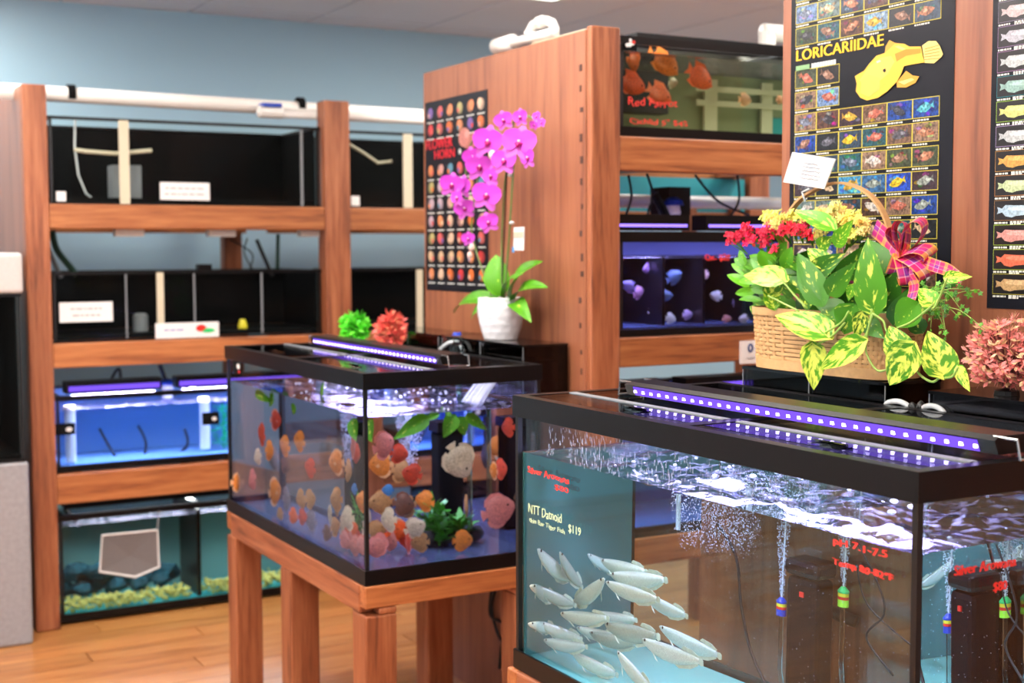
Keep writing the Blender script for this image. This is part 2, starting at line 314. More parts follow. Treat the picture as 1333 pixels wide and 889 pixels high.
for k, (x, y) in enumerate(PANELS):
    vis = k == 0
    lb = ['recessed fluorescent ceiling panel at the top edge above the tall cabinet', 'white ceiling light panel over the aisle before the left rack', 'white ceiling light panel over the spot where the viewer stands', 'white ceiling light panel above the poster rack', 'white ceiling light panel far left over the floor', 'white ceiling light panel behind the viewer on the left', 'white ceiling light panel behind the viewer on the right', 'added unseen ceiling light panel over the plywood cabinet', 'added unseen ceiling light panel beyond the poster rack', 'added unseen ceiling light panel above the middle tank', 'added unseen ceiling light panel over the left end of the back rack'][k]
    t = thing('ceiling_light', lb, 'ceiling light', (x, y, CEIL-.02), 'fluorescent ceiling panels')
    fr = MB(); hx, hy = .3, .6
    for a in ((x-hx, x+hx, y-hy, y-hy+.03), (x-hx, x+hx, y+hy-.03, y+hy), (x-hx, x-hx+.03, y-hy, y+hy), (x+hx-.03, x+hx, y-hy, y+hy)): fr.box(*a, CEIL-.022, CEIL-.008)
    fr.build('frame', M['pvc'], t); B('diffuser', M['diffuser'], t, x-hx+.03, x+hx-.03, y-hy+.03, y+hy-.03, CEIL-.018, CEIL-.01)
    L = bpy.data.lights.new('panel_light', 'AREA'); L.shape = 'RECTANGLE'; L.size = .55; L.size_y = 1.15; L.energy = PANEL_W; L.color = (1, .96, .9)
    lo = bpy.data.objects.new('panel_light', L); COL.objects.link(lo); lo.location = (0, 0, -.01); lo.parent = t

for k, (x, y) in enumerate(FILL_UPLIGHTS):
    t = thing('added_uplight', 'unseen lamp added to brighten the ceiling over the open floor, ' + ['before the right stand', 'over the middle of the floor', 'on the far left', 'over the right foreground'][k], 'lamp', (x, y, 2.36), 'added ceiling uplights')
    B('tray', M['pvc'], t, x-.09, x+.09, y-.6, y+.6, 2.35, 2.37)
    for s_ in (-.04, .04): mb = MB(); mb.tube([(x+s_, y-.58, 2.39), (x+s_, y+.58, 2.39)], .013, 10); mb.build('tube', M['diffuser'], t, True)
    for s_ in (-.5, .5): mb = MB(); mb.tube([(x, y+s_, 2.37), (x, y+s_, CEIL)], .004, 6); mb.build('wire', M['steel'], t)
    for up_ in (0, 1):
        L = bpy.data.lights.new('fill_light', 'AREA'); L.shape = 'RECTANGLE'; L.size = .16; L.size_y = 1.15; L.energy = FILL_UPLIGHT_W*(1 if up_ else .04); L.color = (1, .97, .93)
        lo = bpy.data.objects.new('fill_light', L); COL.objects.link(lo); lo.location = (0, 0, .06 if up_ else -.02); lo.parent = t
        if up_: lo.rotation_euler = (math.pi, 0, 0)
# ================================================================== racks
Y1 = 5.243                                               # front plane of the long rack on the left
rk = thing('wooden_rack', 'long stained wooden shelf rack across the back left holding four rows of tanks', 'rack', (2.1, Y1+.4, 0))
zt = 2.071
def post(p, x0, x1, y0, y1, z1, m='post'): o = B('post', M[m], p, x0, x1, y0, y1, 0, z1); bevel(o, .006)
post(rk, .858, .946, Y1, Y1+.04, zt); post(rk, 2.049, 2.162, Y1, Y1+.09, zt); post(rk, 3.27, 3.36, Y1, Y1+.09, zt)
o = B('side_panel', M['ply'], rk, .858, .878, Y1+.042, 6.4, 0, zt-.002)
for x in (.9, 1.95, 3.2): post(rk, x, x+.09, 6.33, 6.40, zt-.3)
RZ1 = [(1.534, 1.629), (1.006, 1.099), (.483, .597)]
for z0, z1 in RZ1:
    for xa, xb in ((.946, 2.049), (2.162, 3.27)):
        o = B('rail', M['railx'], rk, xa, xb, Y1+.004, Y1+.042, z0, z1); bevel(o, .005)
        B('rail', M['railx'], rk, xa, xb, 6.29, 6.328, z0, z1-.005)
    for k in range(5):
        xa = .96+k*.54
        if xa > 3.1: break
        B('cross_board', M['raily'], rk, xa, xa+.09, Y1+.046, 6.28, z1-.04, z1-.002)

PX = 2.0
r2 = thing('wooden_cabinet', 'tall plywood-sided aquarium cabinet standing behind the middle tank', 'cabinet', (2.5, 3.7, 0))
o = B('side_panel', M['ply'], r2, PX, PX+.02, 3.15, 4.19, 0, 2.055); bevel(o, .003)
post(r2, PX, 2.097, 3.12, 3.147, 2.063); post(r2, 3.36, 3.46, 3.12, 3.16, 2.063); post(r2, PX+.022, 2.11, 4.10, 4.19, 2.04); post(r2, 3.36, 3.46, 4.10, 4.19, 2.04)
RZ2 = [(1.669, 1.766), (1.116, 1.200), (.54, .62)]
for z0, z1 in RZ2:
    o = B('rail', M['railx'], r2, 2.097, 3.36, 3.124, 3.162, z0, z1); bevel(o, .004)
    B('rail', M['railx'], r2, 2.11, 3.36, 4.15, 4.188, z0, z1-.004)
    for k in range(3): B('cross_board', M['raily'], r2, 2.13+k*.55, 2.22+k*.55, 3.165, 4.148, z1-.04, z1-.002)
B('back_board', M['tealwall'], r2, 2.12, 3.35, 4.12, 4.14, 1.592, 1.72, label='teal painted back board'); B('back_board', M['railx'], r2, 2.12, 3.35, 4.115, 4.14, 1.53, 1.59)
nm = MB()
for k in range(15):
    z = 1.04+.066*k+random.uniform(-.012, .012)
    nm.obox((PX-.0006, 3.172+random.uniform(-.006, .006), z), Vector((.0006, 0, 0)), Vector((0, .004+random.random()*.004, 0)), Vector((0, 0, .006+random.random()*.006)))
tag(nm.build('lumber_stamp', plain('stamp_ink', (70, 44, 36), .8), r2), 'dark printed marks down the plywood edge', kind='stuff')

r3 = thing('wooden_cabinet', 'plywood cabinet end on the right carrying the fish posters behind the basket', 'cabinet', (2.3, 1.6, 0))
o = B('side_panel', M['ply'], r3, PX, PX+.02, .4, 2.33, 0, 2.5)
for y in (2.30, .42): post(r3, PX+.021, 2.11, y-.03 if y > 1 else y, y+.03, 2.49)
post(r3, PX+.021, 3.3, 2.20, 2.22, 2.3, 'ply')

# ================================================================== aquariums
def tank(name, label, x0, x1, y0, y1, z0, z1, wl=None, rim=.042, base=.038, grp=None, tint=(.93, .97, .97), toptint=(.9, .95, .95), back=None, end=None, right=None, bottom=None, topm=None, brace=True, chop=.004, bmat=None):
    t = thing(name, label, 'aquarium', ((x0+x1)/2, (y0+y1)/2, z0), grp)
    g = .008
    gm = back or M['glass']
    B('glass_pane', M['glass'], t, x0+.003, x0+.003+g, y0+.012, y1-.012, z0+.004, z1-.004)
    B('glass_pane', M['glass'], t, x0+.003, x1-.003, y0+.003, y0+.003+g, z0+.004, z1-.004)
    B('glass_pane', M['glass'], t, x1-.003-g, x1-.003, y0+.012, y1-.012, z0+.004, z1-.004)
    B('glass_pane', M['glass'], t, x0+.003, x1-.003, y1-.003-g, y1-.003, z0+.004, z1-.004)
    i0 = x0+.003+g+.0008; i1 = x1-.003-g-.0008; j0 = y0+.003+g+.0008; j1 = y1-.003-g-.0008; b0 = z0+.012
    B('bottom_pane', bottom or M['glass'], t, i0+.001, i1-.001, j0+.001, j1-.001, z0+.008, z0+.026)
    for nm_, h0, h1 in (('top_rim', z1-rim, z1), ('bottom_rim', z0, z0+base)):
        mb = MB(); w = .02
        mb.box(x0-.003, x1+.003, y0-.003, y0+.0028, h0, h1); mb.box(x0-.003, x1+.003, y1-.0028, y1+.003, h0, h1)
        mb.box(x0-.003, x0+.0028, y0+.0029, y1-.0029, h0, h1); mb.box(x1-.0028, x1+.003, y0+.0029, y1-.0029, h0, h1)
        if nm_ == 'top_rim':
            mb.box(x0+.0028, x1-.0028, y0+.0028, y0+w, h1-.006, h1); mb.box(x0+.0028, x1-.0028, y1-w, y1-.0028, h1-.006, h1)
            mb.box(x0+.0028, x0+w, y0+w, y1-w, h1-.006, h1); mb.box(x1-w, x1-.0028, y0+w, y1-w, h1-.006, h1)
            if brace:
                if x1-x0 > y1-y0: c = (x0+x1)/2; mb.box(c-.014, c+.014, y0+w, y1-w, h1-.008, h1)
                else: c = (y0+y1)/2; mb.box(x0+w, x1-w, c-.014, c+.014, h1-.008, h1)
        mb.build(nm_, M['black'], t)
    for sx in (0, 1):
        for sy in (0, 1):
            a = x0+.0015 if not sx else x1-.0115; b = y0+.0015 if not sy else y1-.0115
            B('corner_seam', M['seam'], t, a, a+.010, b, b+.010, z0+base, z1-rim)
    if back: B('back_pane', back, t, i0+.002, i1-.002, j1-.006, j1-.002, z0+.027, z1-.01)
    if end: B('end_film', end, t, i0+.002, i1-.002, j1-.006, j1-.002, z0+.027, (wl-.003 if wl else z1-rim))
    if right: B('right_film', right, t, i1-.006, i1-.002, j0+.002, j1-.008, z0+.027, z1-.01)
    if wl:
        mb = MB(); ws = water_side(name+'_water', tint)
        v = [(x, y, z) for x in (i0, i1) for y in (j0, j1) for z in (b0, wl)]
        mb.add(v, [(0, 1, 3, 2), (4, 6, 7, 5), (0, 4, 5, 1), (2, 3, 7, 6)]); mb.cur = 1
        mb.add([v[0], v[2], v[6], v[4]], [(0, 1, 2, 3)]); mb.cur = 2
        def wf(u, w_):
            e = min(1, 12*min(u, 1-u, w_, 1-w_)); x = i0+(i1-i0)*u; y = j0+(j1-j0)*w_
            return Vector((x, y, wl+chop*e*2*(mnoise.noise(Vector((x*9, y*9, z0)))+.6*mnoise.noise(Vector((x*25, y*25, 3))))))
        mb.grid(wf, 36, 36)
        w = mb.build('water', [ws, M['clearbot'], topm or M['wtop']], t); w['kind'] = 'stuff'
        for p in w.data.polygons:
            if p.material_index == 2: p.use_smooth = True
    t['inner'] = (i0, i1, j0, j1); return t
M['wtop'] = water_top('water_surface', (.9, .96, .97))
M['clearbot'] = thin_glass('water_underside', (.85, .9, .95), .3)
M['wtop3'] = water_top('rippled_surface_large', (.88, .96, .96), .3, 20, (.5, .5, .75), .2)

def fixture(label, x, y0, y1, z, watts, col=(.72, .68, 1), grp='led hood lights', size=.075):
    """slim hood light lying along Y on the lid; diodes on its canted front face"""
    t = thing('led_light_bar', label, 'aquarium light', (x+.03, (y0+y1)/2, z), grp)
    mb = MB(); pr = [(x+.008, z+.004), (x+.08, z+.004), (x+.085, z+.022), (x+.07, z+.03), (x+.01, z+.03), (x, z+.024)]
    n = len(pr); v = [(a, y, b) for y in (y0, y1) for a, b in pr]
    mb.add(v, [tuple(range(n))[::-1][::-1], tuple(range(n, 2*n))[::-1]]+[(i, i+n, (i+1) % n+n, (i+1) % n) for i in range(n)])
    mb.build('housing', M['black'], t)
    st = MB(); st.add([(x-.0005, y0+.03, z+.022), (x-.0005, y1-.03, z+.022), (x+.006, y1-.03, z+.005), (x+.006, y0+.03, z+.005)], [(0, 1, 2, 3)])
    st.build('led_board', M['ledp'], t)
    ld = MB(); k = int((y1-y0)/.027)
    for i in range(k):
        yy = y0+.035+(y1-y0-.07)*i/(k-1)
        for dz in (.0125,): ld.box(x-.0025+.006*(.022-dz)/.017, x+.004, yy-.003, yy+.003, z+dz-.0025, z+dz+.0025)
    tag(ld.build('diodes', M['ledw'], t), kind='stuff')
    for yy in (y0+.0, y1):
        s_ = 1 if yy == y1 else -1; w_ = MB()
        w_.tube([(x+.01, yy-s_*.01, z+.028), (x+.01, yy+s_*.03, z+.028), (x+.01, yy+s_*.035, z+.001), (x+.07, yy+s_*.035, z+.001), (x+.07, yy+s_*.03, z+.028), (x+.07, yy-s_*.01, z+.028)], .0022, 6)
        w_.build('wire_bracket', M['steel'], t)
    L = bpy.data.lights.new('led_light', 'AREA'); L.shape = 'RECTANGLE'; L.size = size; L.size_y = (y1-y0)*.92; L.energy = watts; L.color = col
    lo = bpy.data.objects.new('led_light', L); COL.objects.link(lo); lo.location = (0, 0, -.02); lo.parent = t
    return t
def lid(t, x0, x1, y0, y1, z, hx, handles=()):
    for a, b in ((y0, (y0+y1)/2-.016), ((y0+y1)/2+.016, y1)):
        B('lid_glass', M['lid'], t, x0, hx-.008, a, b, z, z+.004); B('lid_glass', M['lid'], t, hx+.008, x1, a, b, z, z+.004)
        B('lid_hinge', M['grey'], t, hx-.0078, hx+.0078, a, b, z, z+.006)
    for hy in handles:
        mb = MB(); mb.box(x0+.03, x0+.055, hy-.035, hy+.035, z+.0042, z+.007); mb.box(x0+.038, x0+.046, hy-.035, hy+.035, z+.007, z+.012)
        o = mb.build('lid_handle', M['clear'], t); o['label'] = 'clear plastic lid handle'

T3 = dict(x0=1.31, x1=1.83, y0=1.25, y1=2.33, z0=.60, z1=1.158)
T2 = dict(x0=1.303, x1=1.82, y0=3.09, y1=4.235, z0=.60, z1=1.141)
WL3, WL2 = 1.044, 1.028
t3 = tank('aquarium', 'large foreground aquarium of pale silver fish with marker writing on its glass', **T3, wl=WL3, end=M['teal'], bottom=M['bottom3'], tint=(.87, .95, .95), topm=M['wtop3'], chop=.010)
t2 = tank('aquarium', 'middle aquarium full of round orange and cream fish on an open wooden stand', **T2, wl=WL2, tint=(.80, .82, .98), toptint=(.9, .9, 1), topm=M['wtop3'], chop=.005, bottom=M['bot2'])
lid(t3, 1.325, 1.815, 1.27, 2.31, 1.153, 1.435, (1.99, 1.48)); lid(t2, 1.318, 1.805, 3.11, 4.215, 1.136, 1.50, (3.9, 3.3))
fixture('slim black light bar with violet diodes lying on the foreground tank lid', 1.475, 1.27, 2.18, 1.16, 11.5, (.64, .60, 1))
fixture('slim black light bar glowing violet on the lid of the middle tank', 1.55, 3.16, 4.12, 1.143, 9, (.66, .6, 1))

def stand(label, x0, x1, y0, y1, zt_, midy):
    t = thing('wooden_stand', label, 'stand', ((x0+x1)/2, (y0+y1)/2, 0), 'open wooden tank stands'); w = .088
    for a, b, c, d in ((x0, x1, y0, y0+.038), (x0, x1, y1-.038, y1)):
        o = B('rail', M['railx'], t, a, b, c, d, zt_-.06, zt_-.002); bevel(o, .004)
    for a, b, c, d in ((x0, x0+.038, y0+.039, y1-.039), (x1-.038, x1, y0+.039, y1-.039)):
        o = B('rail', M['raily'], t, a, b, c, d, zt_-.078, zt_-.002); bevel(o, .004)
    o = B('cross_board', M['railx'], t, x0+.039, x1-.039, midy-.04, midy+.04, zt_-.06, zt_-.003)
    for x in (x0, x1-w):
        for y in (y0, midy-w/2, y1-w):
            zz = zt_-.0605 if y != midy-w/2 else zt_-.0785
            mb = MB()
            mb.box(x, x+w, y, y+w, 0, zt_-.079)
            if y != midy-w/2:
                xa, xb = (x+.0385, x+w) if x == x0 else (x, x+w-.0385)
                mb.box(xa, xb, y, y+w, zt_-.079, zt_-.0605)
            o = mb.build('leg', M['post'], t); bevel(o, .005)
    return t
stand('open wooden stand carrying the middle aquarium', 1.298, 1.825, 3.083, 4.24, .60, 3.68)
stand('wooden stand under the large foreground aquarium', 1.298, 1.838, 1.24, 2.345, .60, 1.8)

# refraction aware placement: a point a given distance inside the water, met by the line of sight
def under(px, py, face, T, depth, wl=None):
    P = at(px, py, X=T['x0']) if face == 'x' else at(px, py, Y=T['y0'])
    n = Vector((-1, 0, 0)) if face == 'x' else Vector((0, -1, 0)); d = ray(px, py).normalized(); c = -d.dot(n); e = 1/1.333
    q = e*d+(e*c-math.sqrt(1-e*e*(1-c*c)))*n
    k = depth/(q.x if face == 'x' else q.y)
    k = min(k, (T['y1']-.05-P.y)/q.y, (T['x1']-.045-P.x)/q.x, (T['z0']+.045-P.z)/q.z if q.z < 0 else 9)
    return P+q*max(k, .02), q

# ---- tanks of the long rack ----
def decal(t, name, m, px0, py0, px1, py1, Y, th=.0015, label=None):
    a = at(px0, py0, Y=Y); b = at(px1, py1, Y=Y)
    o = B(name, m, t, a.x, b.x, Y-th, Y, b.z, a.z)
    if label: o['label'] = label
    return a, b, o
def lines(t, a, b, Y, n, m=None):
    mb = MB()
    for k in range(n):
        z = a.z-(a.z-b.z)*(k+1)/(n+1); w = (b.x-a.x)*random.uniform(.25, .42); c = (a.x+b.x)/2
        x = c-w
        while x < c+w: l = random.uniform(.008, .03); mb.box(x, min(x+l, c+w), Y-.0022, Y-.0016, z-.002, z+.002); x += l+.006
    tag(mb.build('small_print', m or M['ink'], t), kind='stuff')
YT = Y1+.05
G1 = 'frameless dark tanks on the long rack'
dk = M['blackm']
ta = tank('aquarium', 'long dark aquarium on the top row of the left rack with a cream strip', .959, 2.042, YT, YT+.42, 1.631, 1.962, rim=.012, base=.006, back=dk, right=dk, bottom=dk, brace=False, grp=G1)
tb = tank('aquarium', 'dark aquarium on the top row right of the middle post', 2.170, 3.25, YT, YT+.42, 1.631, 1.955, rim=.012, base=.006, back=dk, bottom=dk, right=dk, brace=False, grp=G1)
tc_ = tank('aquarium', 'dark divided aquarium on the second row of the left rack with two white signs', .959, 2.042, YT, YT+.42, 1.101, 1.370, rim=.012, base=.006, back=dk, bottom=dk, right=dk, brace=False, grp=G1)
td = tank('aquarium', 'dark aquarium on the second row between the middle post and the plywood cabinet', 2.170, 3.25, YT, YT+.42, 1.101, 1.370, rim=.012, base=.006, back=dk, bottom=dk, right=dk, brace=False, grp=G1)
def strip(t, px0, px1, z0, z1, m='cream', Y=YT, nm='divider_strip'):
    a = at(px0, 300, Y=Y); b = at(px1, 300, Y=Y); B(nm, M[m], t, a.x, b.x, Y-.006, Y+.0, z0, z1)
strip(ta, 157, 170, 1.633, 1.955); strip(tb, 525, 537, 1.633, 1.95); strip(tc_, 202, 211, 1.11, 1.365); strip(td, 541, 549, 1.105, 1.365)
for px in (392, 418): strip(ta, px, px+3, 1.635, 1.95, 'grey', nm='divider_edge')
for px in (161, 250, 338): strip(tc_, px, px+2, 1.11, 1.36, 'grey', nm='divider_edge')
for t, p in ((ta, (208, 237, 273, 261)), (tc_, (77, 394, 147, 418))):
    a, b, o = decal(t, 'price_card', M['white'], *p, YT-.007); lines(t, a, b, YT-.007, 2)
a, b, o = decal(tc_, 'name_sign', M['white'], 202, 421, 285, 438, YT-.012, label='white sign with red and green emblem'); lines(tc_, a, MB and at(250, 438, Y=YT-.012), YT-.012, 1, M['blue'])
mb = MB(); c = at(262, 427, Y=YT-.0145); mb.ball(c, .022, .001, .014); mb.build('emblem', M['red'], tc_)
mb = MB(); c = at(271, 430, Y=YT-.0145); mb.ball(c, .028, .001, .009); mb.build('emblem', M['green'], tc_)
for t, p in ((ta, (73, 249, 86, 262)), (tb, (457, 255, 468, 268))): decal(t, 'small_sticker', M['white'], *p, YT-.004)
a = at(320, 435, Y=YT+.06); mb = MB(); mb.lathe([(.02, 1.112), (.02, 1.14), (.012, 1.165)], (a.x, YT+.1, 0), 10); mb.build('air_stone', M['yellow'], tc_)
mb = MB(); mb.lathe([(.03, 1.11), (.03, 1.19), (.02, 1.20)], (at(185, 430, Y=YT+.1).x, YT+.12, 0), 10); mb.build('filter_cup', M['grey'], tc_)
mb = MB(); mb.tube([at(97, 195, Y=YT+.05), at(110, 197, Y=YT+.03), at(150, 200, Y=YT+.03), at(197, 196, Y=YT+.05)], .008, 8); mb.build('hose', M['cream'], ta)
mb = MB(); mb.tube([at(98, 152, Y=YT+.05), at(97, 190, Y=YT+.05), at(102, 228, Y=YT+.05), at(112, 252, Y=YT+.06), at(122, 260, Y=YT+.08)], .004, 6); mb.build('air_tube', M['tubew'], ta)
mb = MB(); mb.box(*(lambda p: (p.x, p.x+.11, YT+.1, YT+.2, 1.64, 1.79))(at(148, 250, Y=YT+.1))); mb.build('filter_box', M['grey'], ta)
mb = MB(); mb.tube([at(585, 0, Y=YT+.1)]*0+[at(455, 188, Y=YT+.05), at(475, 200, Y=YT+.05), at(492, 212, Y=YT+.05), at(510, 210, Y=YT+.05)], .006, 8); mb.build('hose', M['cream'], tb)
mb = MB(); mb.tube([at(262, 348, Y=YT+.3), at(270, 300, Y=YT+.3)], .01); 
# row three: lit violet
bot = M['glass']
te = tank('aquarium', 'violet-lit aquarium on the third row of the left rack with a white pipe inside', .959, 2.042, YT, YT+.42, .599, .895, wl=.838, rim=.02, base=.024, bottom=M['bluebk'], back=M['bluebk'], tint=(.72, .85, 1), brace=True)
tf = tank('aquarium', 'low aquarium on the floor of the left rack with yellow gravel and a hanging net', .959, 2.042, YT, YT+.42, .012, .43, wl=.385, rim=.022, base=.03, bottom=M['tealwall'], back=plain('pale_teal_back', (112, 158, 160), .6), tint=(.8, .93, .95), brace=True)
def barx(label, x0, x1, y, z, watts, col, em, hz=(.012, .032)):
    watts *= 2.2
    t = thing('led_light_bar', label, 'aquarium light', ((x0+x1)/2, y, z), 'light bars on the rack tanks')
    B('housing', M['black'], t, x0, x1, y, y+.07, z+.004, z+.05)
    B('led_board', em, t, x0+.01, x1-.01, y-.003, y-.0005, z+hz[0], z+hz[1])
    L = bpy.data.lights.new('led_light', 'AREA'); L.shape = 'RECTANGLE'; L.size = x1-x0-.05; L.size_y = .05; L.energy = watts; L.color = col
    lo = bpy.data.objects.new('led_light', L); COL.objects.link(lo); lo.location = (0, .03, .002); lo.parent = t; return t
barx('violet light bar over the left half of the third row tank', 1.00, 1.37, YT+.012, .896, 5, (.58, .56, 1), M['ledp'])
barx('violet light bar over the right half of the third row tank', 1.43, 2.02, YT+.012, .896, 7, (.58, .56, 1), M['ledp'])
# contents of row three
cord('dark cable hanging inside the violet-lit third row tank, slanting', [at(128, 560, Y=YT+.15), at(142, 580, Y=YT+.15), at(150, 598, Y=YT+.15)], .007) if 0 else None
p = at(92, 580, Y=YT+.05); mb = MB(); mb.tube([(p.x, YT+.06, .63), (p.x, YT+.06, .85)], .021, 12); mb.build('standpipe', M['pvc'], te)
p = at(268, 570, Y=YT+.05); mb = MB(); mb.tube([(p.x, YT+.08, .64), (p.x, YT+.08, .85)], .021, 12); mb.build('standpipe', M['pvc'], te)
pm = M['plast']
def weedy(name, parent, cx, cy, z0, z1, r, n, col, seed=0, leafl=.03):
    rd = random.Random(seed); mb = MB()
    for k in range(n):
        z = z0+(z1-z0)*rd.random(); a = rd.random()*6.28; rr = r*(.25+.75*rd.random())
        b = Vector((cx+rr*.3*math.cos(a), cy+rr*.3*math.sin(a), z)); d = Vector((math.cos(a)*rr, math.sin(a)*rr, leafl*rd.uniform(-.1, .9)))
        s_ = Vector((-math.sin(a), math.cos(a), rd.uniform(-.4, .4)))*leafl*.22
        mb.add([b, b+d*.5+s_, b+d, b+d*.5-s_], [(0, 1, 2, 3)])
    mb.tube([(cx, cy, z0-.01), (cx, cy, z1)], .003, 5)
    o = mb.build(name, pm, parent); o.color = (*lin(col), 1); return o
p = at(285, 570, Y=YT+.1); o = tag(weedy('plastic_plant', None, p.x+.02, YT+.14, .63, .81, .06, 120, (30, 170, 110), 3), 'green plastic plant inside the violet-lit third row tank', 'plant')
p = at(95, 545, Y=YT-.001)
decal(te, 'logo_tag', M['blackm'], 70, 552, 98, 565, YT-.001); decal(te, 'logo_tag', M['blackm'], 263, 537, 285, 552, YT-.001)
mb = MB(); mb.ball(at(90, 559, Y=YT-.004), .012, .001, .009); mb.build('emblem', M['white'], te); mb = MB(); mb.ball(at(279, 545, Y=YT-.004), .01, .001, .008); mb.build('emblem', M['white'], te)
def cord(label, pts, r, m='cord', g='air lines and power cords', nm='electric_cable'):
    # smooth curve through the points
    P = [Vector(p) for p in pts]; out = []
    for i in range(len(P)-1):
        p0 = P[max(i-1, 0)]; p1 = P[i]; p2 = P[i+1]; p3 = P[min(i+2, len(P)-1)]
        for k in range(6):
            t = k/6; out.append(.5*((2*p1)+(p2-p0)*t+(2*p0-5*p1+4*p2-p3)*t*t+(3*p1-p0-3*p2+p3)*t**3))
    out.append(P[-1]); mb = MB(); mb.tube(out, r, 7)
    return tag(mb.build(nm, M[m], None, True), label, 'cord' if 'cable' in nm else 'hose', g)
Yc = YT+.3
for i, q_ in enumerate(([(126, 556), (138, 578), (152, 600)], [(176, 552), (186, 575), (182, 600)], [(236, 556), (238, 580), (200, 602)])):
    cord('dark cable inside the violet-lit third row tank, ' + ['leftmost slanting one', 'middle one', 'right one by the plant'][i], [at(*v, Y=YT+.2) for v in q_], .006)
cord('black cord looping behind the violet-lit third row tank', [at(140, 515, Y=Yc), at(142, 500, Y=Yc), at(155, 480, Y=Yc), at(158, 515, Y=Yc)], .006)
cord('black cord hanging to the white filter cap on the third row', [at(208, 475, Y=Yc), at(213, 488, Y=Yc), at(217, 500, Y=Yc)], .009)
t = thing('power_filter', 'small filter with white body and blue cap above the third row tank', 'filter', at(218, 515, Y=Yc))
p = at(218, 510, Y=Yc); mb = MB(); mb.lathe([(.02, -.03), (.026, 0), (.024, .03)], p, 12); mb.build('body', M['white'], t)
mb = MB(); mb.lathe([(.03, .031), (.032, .045), (.015, .055)], p, 12); mb.build('cap', M['blue'], t)
cord('thick dark green hose behind the left end of the second row', [at(68, 300, Y=Yc), at(74, 325, Y=Yc), at(92, 348, Y=Yc), at(100, 358, Y=Yc)], .013, 'cordt', nm='hose')
cord('grey green hose beside the dark hose on the second row', [at(62, 320, Y=Yc), at(72, 345, Y=Yc), at(80, 362, Y=Yc)], .009, 'grey', nm='hose')
cord('thin green pipe hanging over the second row left of the middle post', [at(362, 305, Y=Yc), at(361, 350, Y=Yc)], .008, 'cordt', nm='hose')
cord('black cord slanting over the second row tank', [at(334, 312, Y=Yc), at(348, 345, Y=Yc), at(355, 360, Y=Yc)], .008)
for i, (q0, q1, q2) in enumerate((((322, 310), (318, 330), (330, 352)), ((300, 312), (328, 330), (325, 350)))):
    cord(['thin air line looping above the second row, wider loop', 'thin air line looping above the second row, starting further left'][i], [at(*q0, Y=Yc), at(*q1, Y=Yc), at(*q2, Y=Yc)], .003, nm='air_hose')
for i, px in enumerate((167, 287, 405)):
    p = at(px, 303, Y=YT+.05)
    tag(B('clip_light', M['pvc'], None, p.x-.055, p.x+.055, YT+.02, YT+.07, 1.507, 1.533), ['small white fitting under the top rail nearest the left post', 'small white fitting under the middle of the top rail', 'long white fitting under the top rail beside the middle post'][i], 'fitting')
p = at(263, 348, Y=YT+.05); tag(B('black_clip', M['black'], None, p.x-.02, p.x+.035, YT+.03, YT+.07, 1.371, 1.395), 'small black clip on the rim of the second row tank', 'clip')
# floor tank: gravel, rocks, net
rd = random.Random(5)
for (xa, xb, hh, lb) in ((.98, 1.48, .045, 'pale yellow gravel heaped along the left floor tank glass'), (1.54, 2.01, .055, 'pale yellow gravel in the right compartment of the floor tank')):
    mb = MB()
    for k in range(420):
        x = rd.uniform(xa, xb); y = YT+.02+abs(rd.gauss(0, .09)); y = min(y, YT+.38)
        mb.ball((x, y, .045+hh*rd.random()*(1-(y-YT)/.5)), rd.uniform(.005, .01), n=5, k=3)
    o = tag(mb.build('gravel', M['stone']), lb, 'gravel', kind='stuff'); o.color = (*lin((226, 206, 120)), 1)
ri = 0
for k in range(26):
    x = 1.0+.029*(k % 16)+rd.uniform(-.01, .01); y = YT+.2+rd.uniform(-.03, .08); s_ = rd.uniform(.034, .05)
    mb = MB(); mb.ball((x, y, .06+s_*.8+rd.random()*.03+(.045 if k > 15 else 0)), s_, s_*.8, s_*.75, 9, 6)
    mb.v = [tuple(Vector(v)+Vector((mnoise.noise(Vector(v)*40), mnoise.noise(Vector(v)*40+Vector((9, 0, 0))), mnoise.noise(Vector(v)*40+Vector((0, 9, 0)))))*s_*.35) for v in mb.v]
    o = tag(mb.build('rock', M['stone']), 'dark teal rock piled behind the gravel in the left of the floor tank', 'rock', 'dark teal rocks in the floor tank'); o.color = (*lin((20, 70, 86)), 1)
q = [at(133, 697, Y=YT-.02), at(205, 690, Y=YT-.02), at(207, 738, Y=YT-.02), at(176, 751, Y=YT-.02), at(130, 744, Y=YT-.02)]
t = thing('fish_net', 'grey mesh fish net hanging against the glass of the floor tank', 'net', q[0])
mb = MB(); c = sum(q, Vector())/5
qq = []
for i in range(5):
    for k in range(4): qq.append(q[i].lerp(q[(i+1) % 5], k/4))
mb.add(qq+[c+Vector((0, .012, 0))], [(i, (i+1) % 20, 20) for i in range(20)]); mb.add([v+Vector((0, .003, 0)) for v in qq]+[c+Vector((0, .015, 0))], [((i+1) % 20, i, 20) for i in range(20)])
mb.build('mesh_bag', M['net'], t); mb = MB(); mb.tube(q, .005, 6, close=True); mb.build('wire_hoop', M['white'], t); mb = MB(); mb.tube([q[1], at(207, 665, Y=YT-.02)], .004, 6); mb.build('handle', M['grey'], t)
B('divider', M['black'], tf, 1.50, 1.515, YT+.02, YT+.38, .045, .40)
mb = MB(); a = at(265, 740, Y=YT+.2); mb.tube([(1.75, YT+.2, .08), (1.85, YT+.22, .3), (1.93, YT+.22, .42)], .018, 8); mb.build('lift_tube', M['grey'], tf)
cord('black cord curling over the right of the floor tank', [at(262, 655, Y=YT+.3), at(250, 665, Y=YT+.3), at(240, 690, Y=YT+.3)], .008)
barx('unseen light bar added behind the top rim to brighten the floor tank', 1.0, 2.0, YT+.1, .432, 3, (.95, 1, 1), M['black'])  # hidden helper light, added because the floor tank came out dark
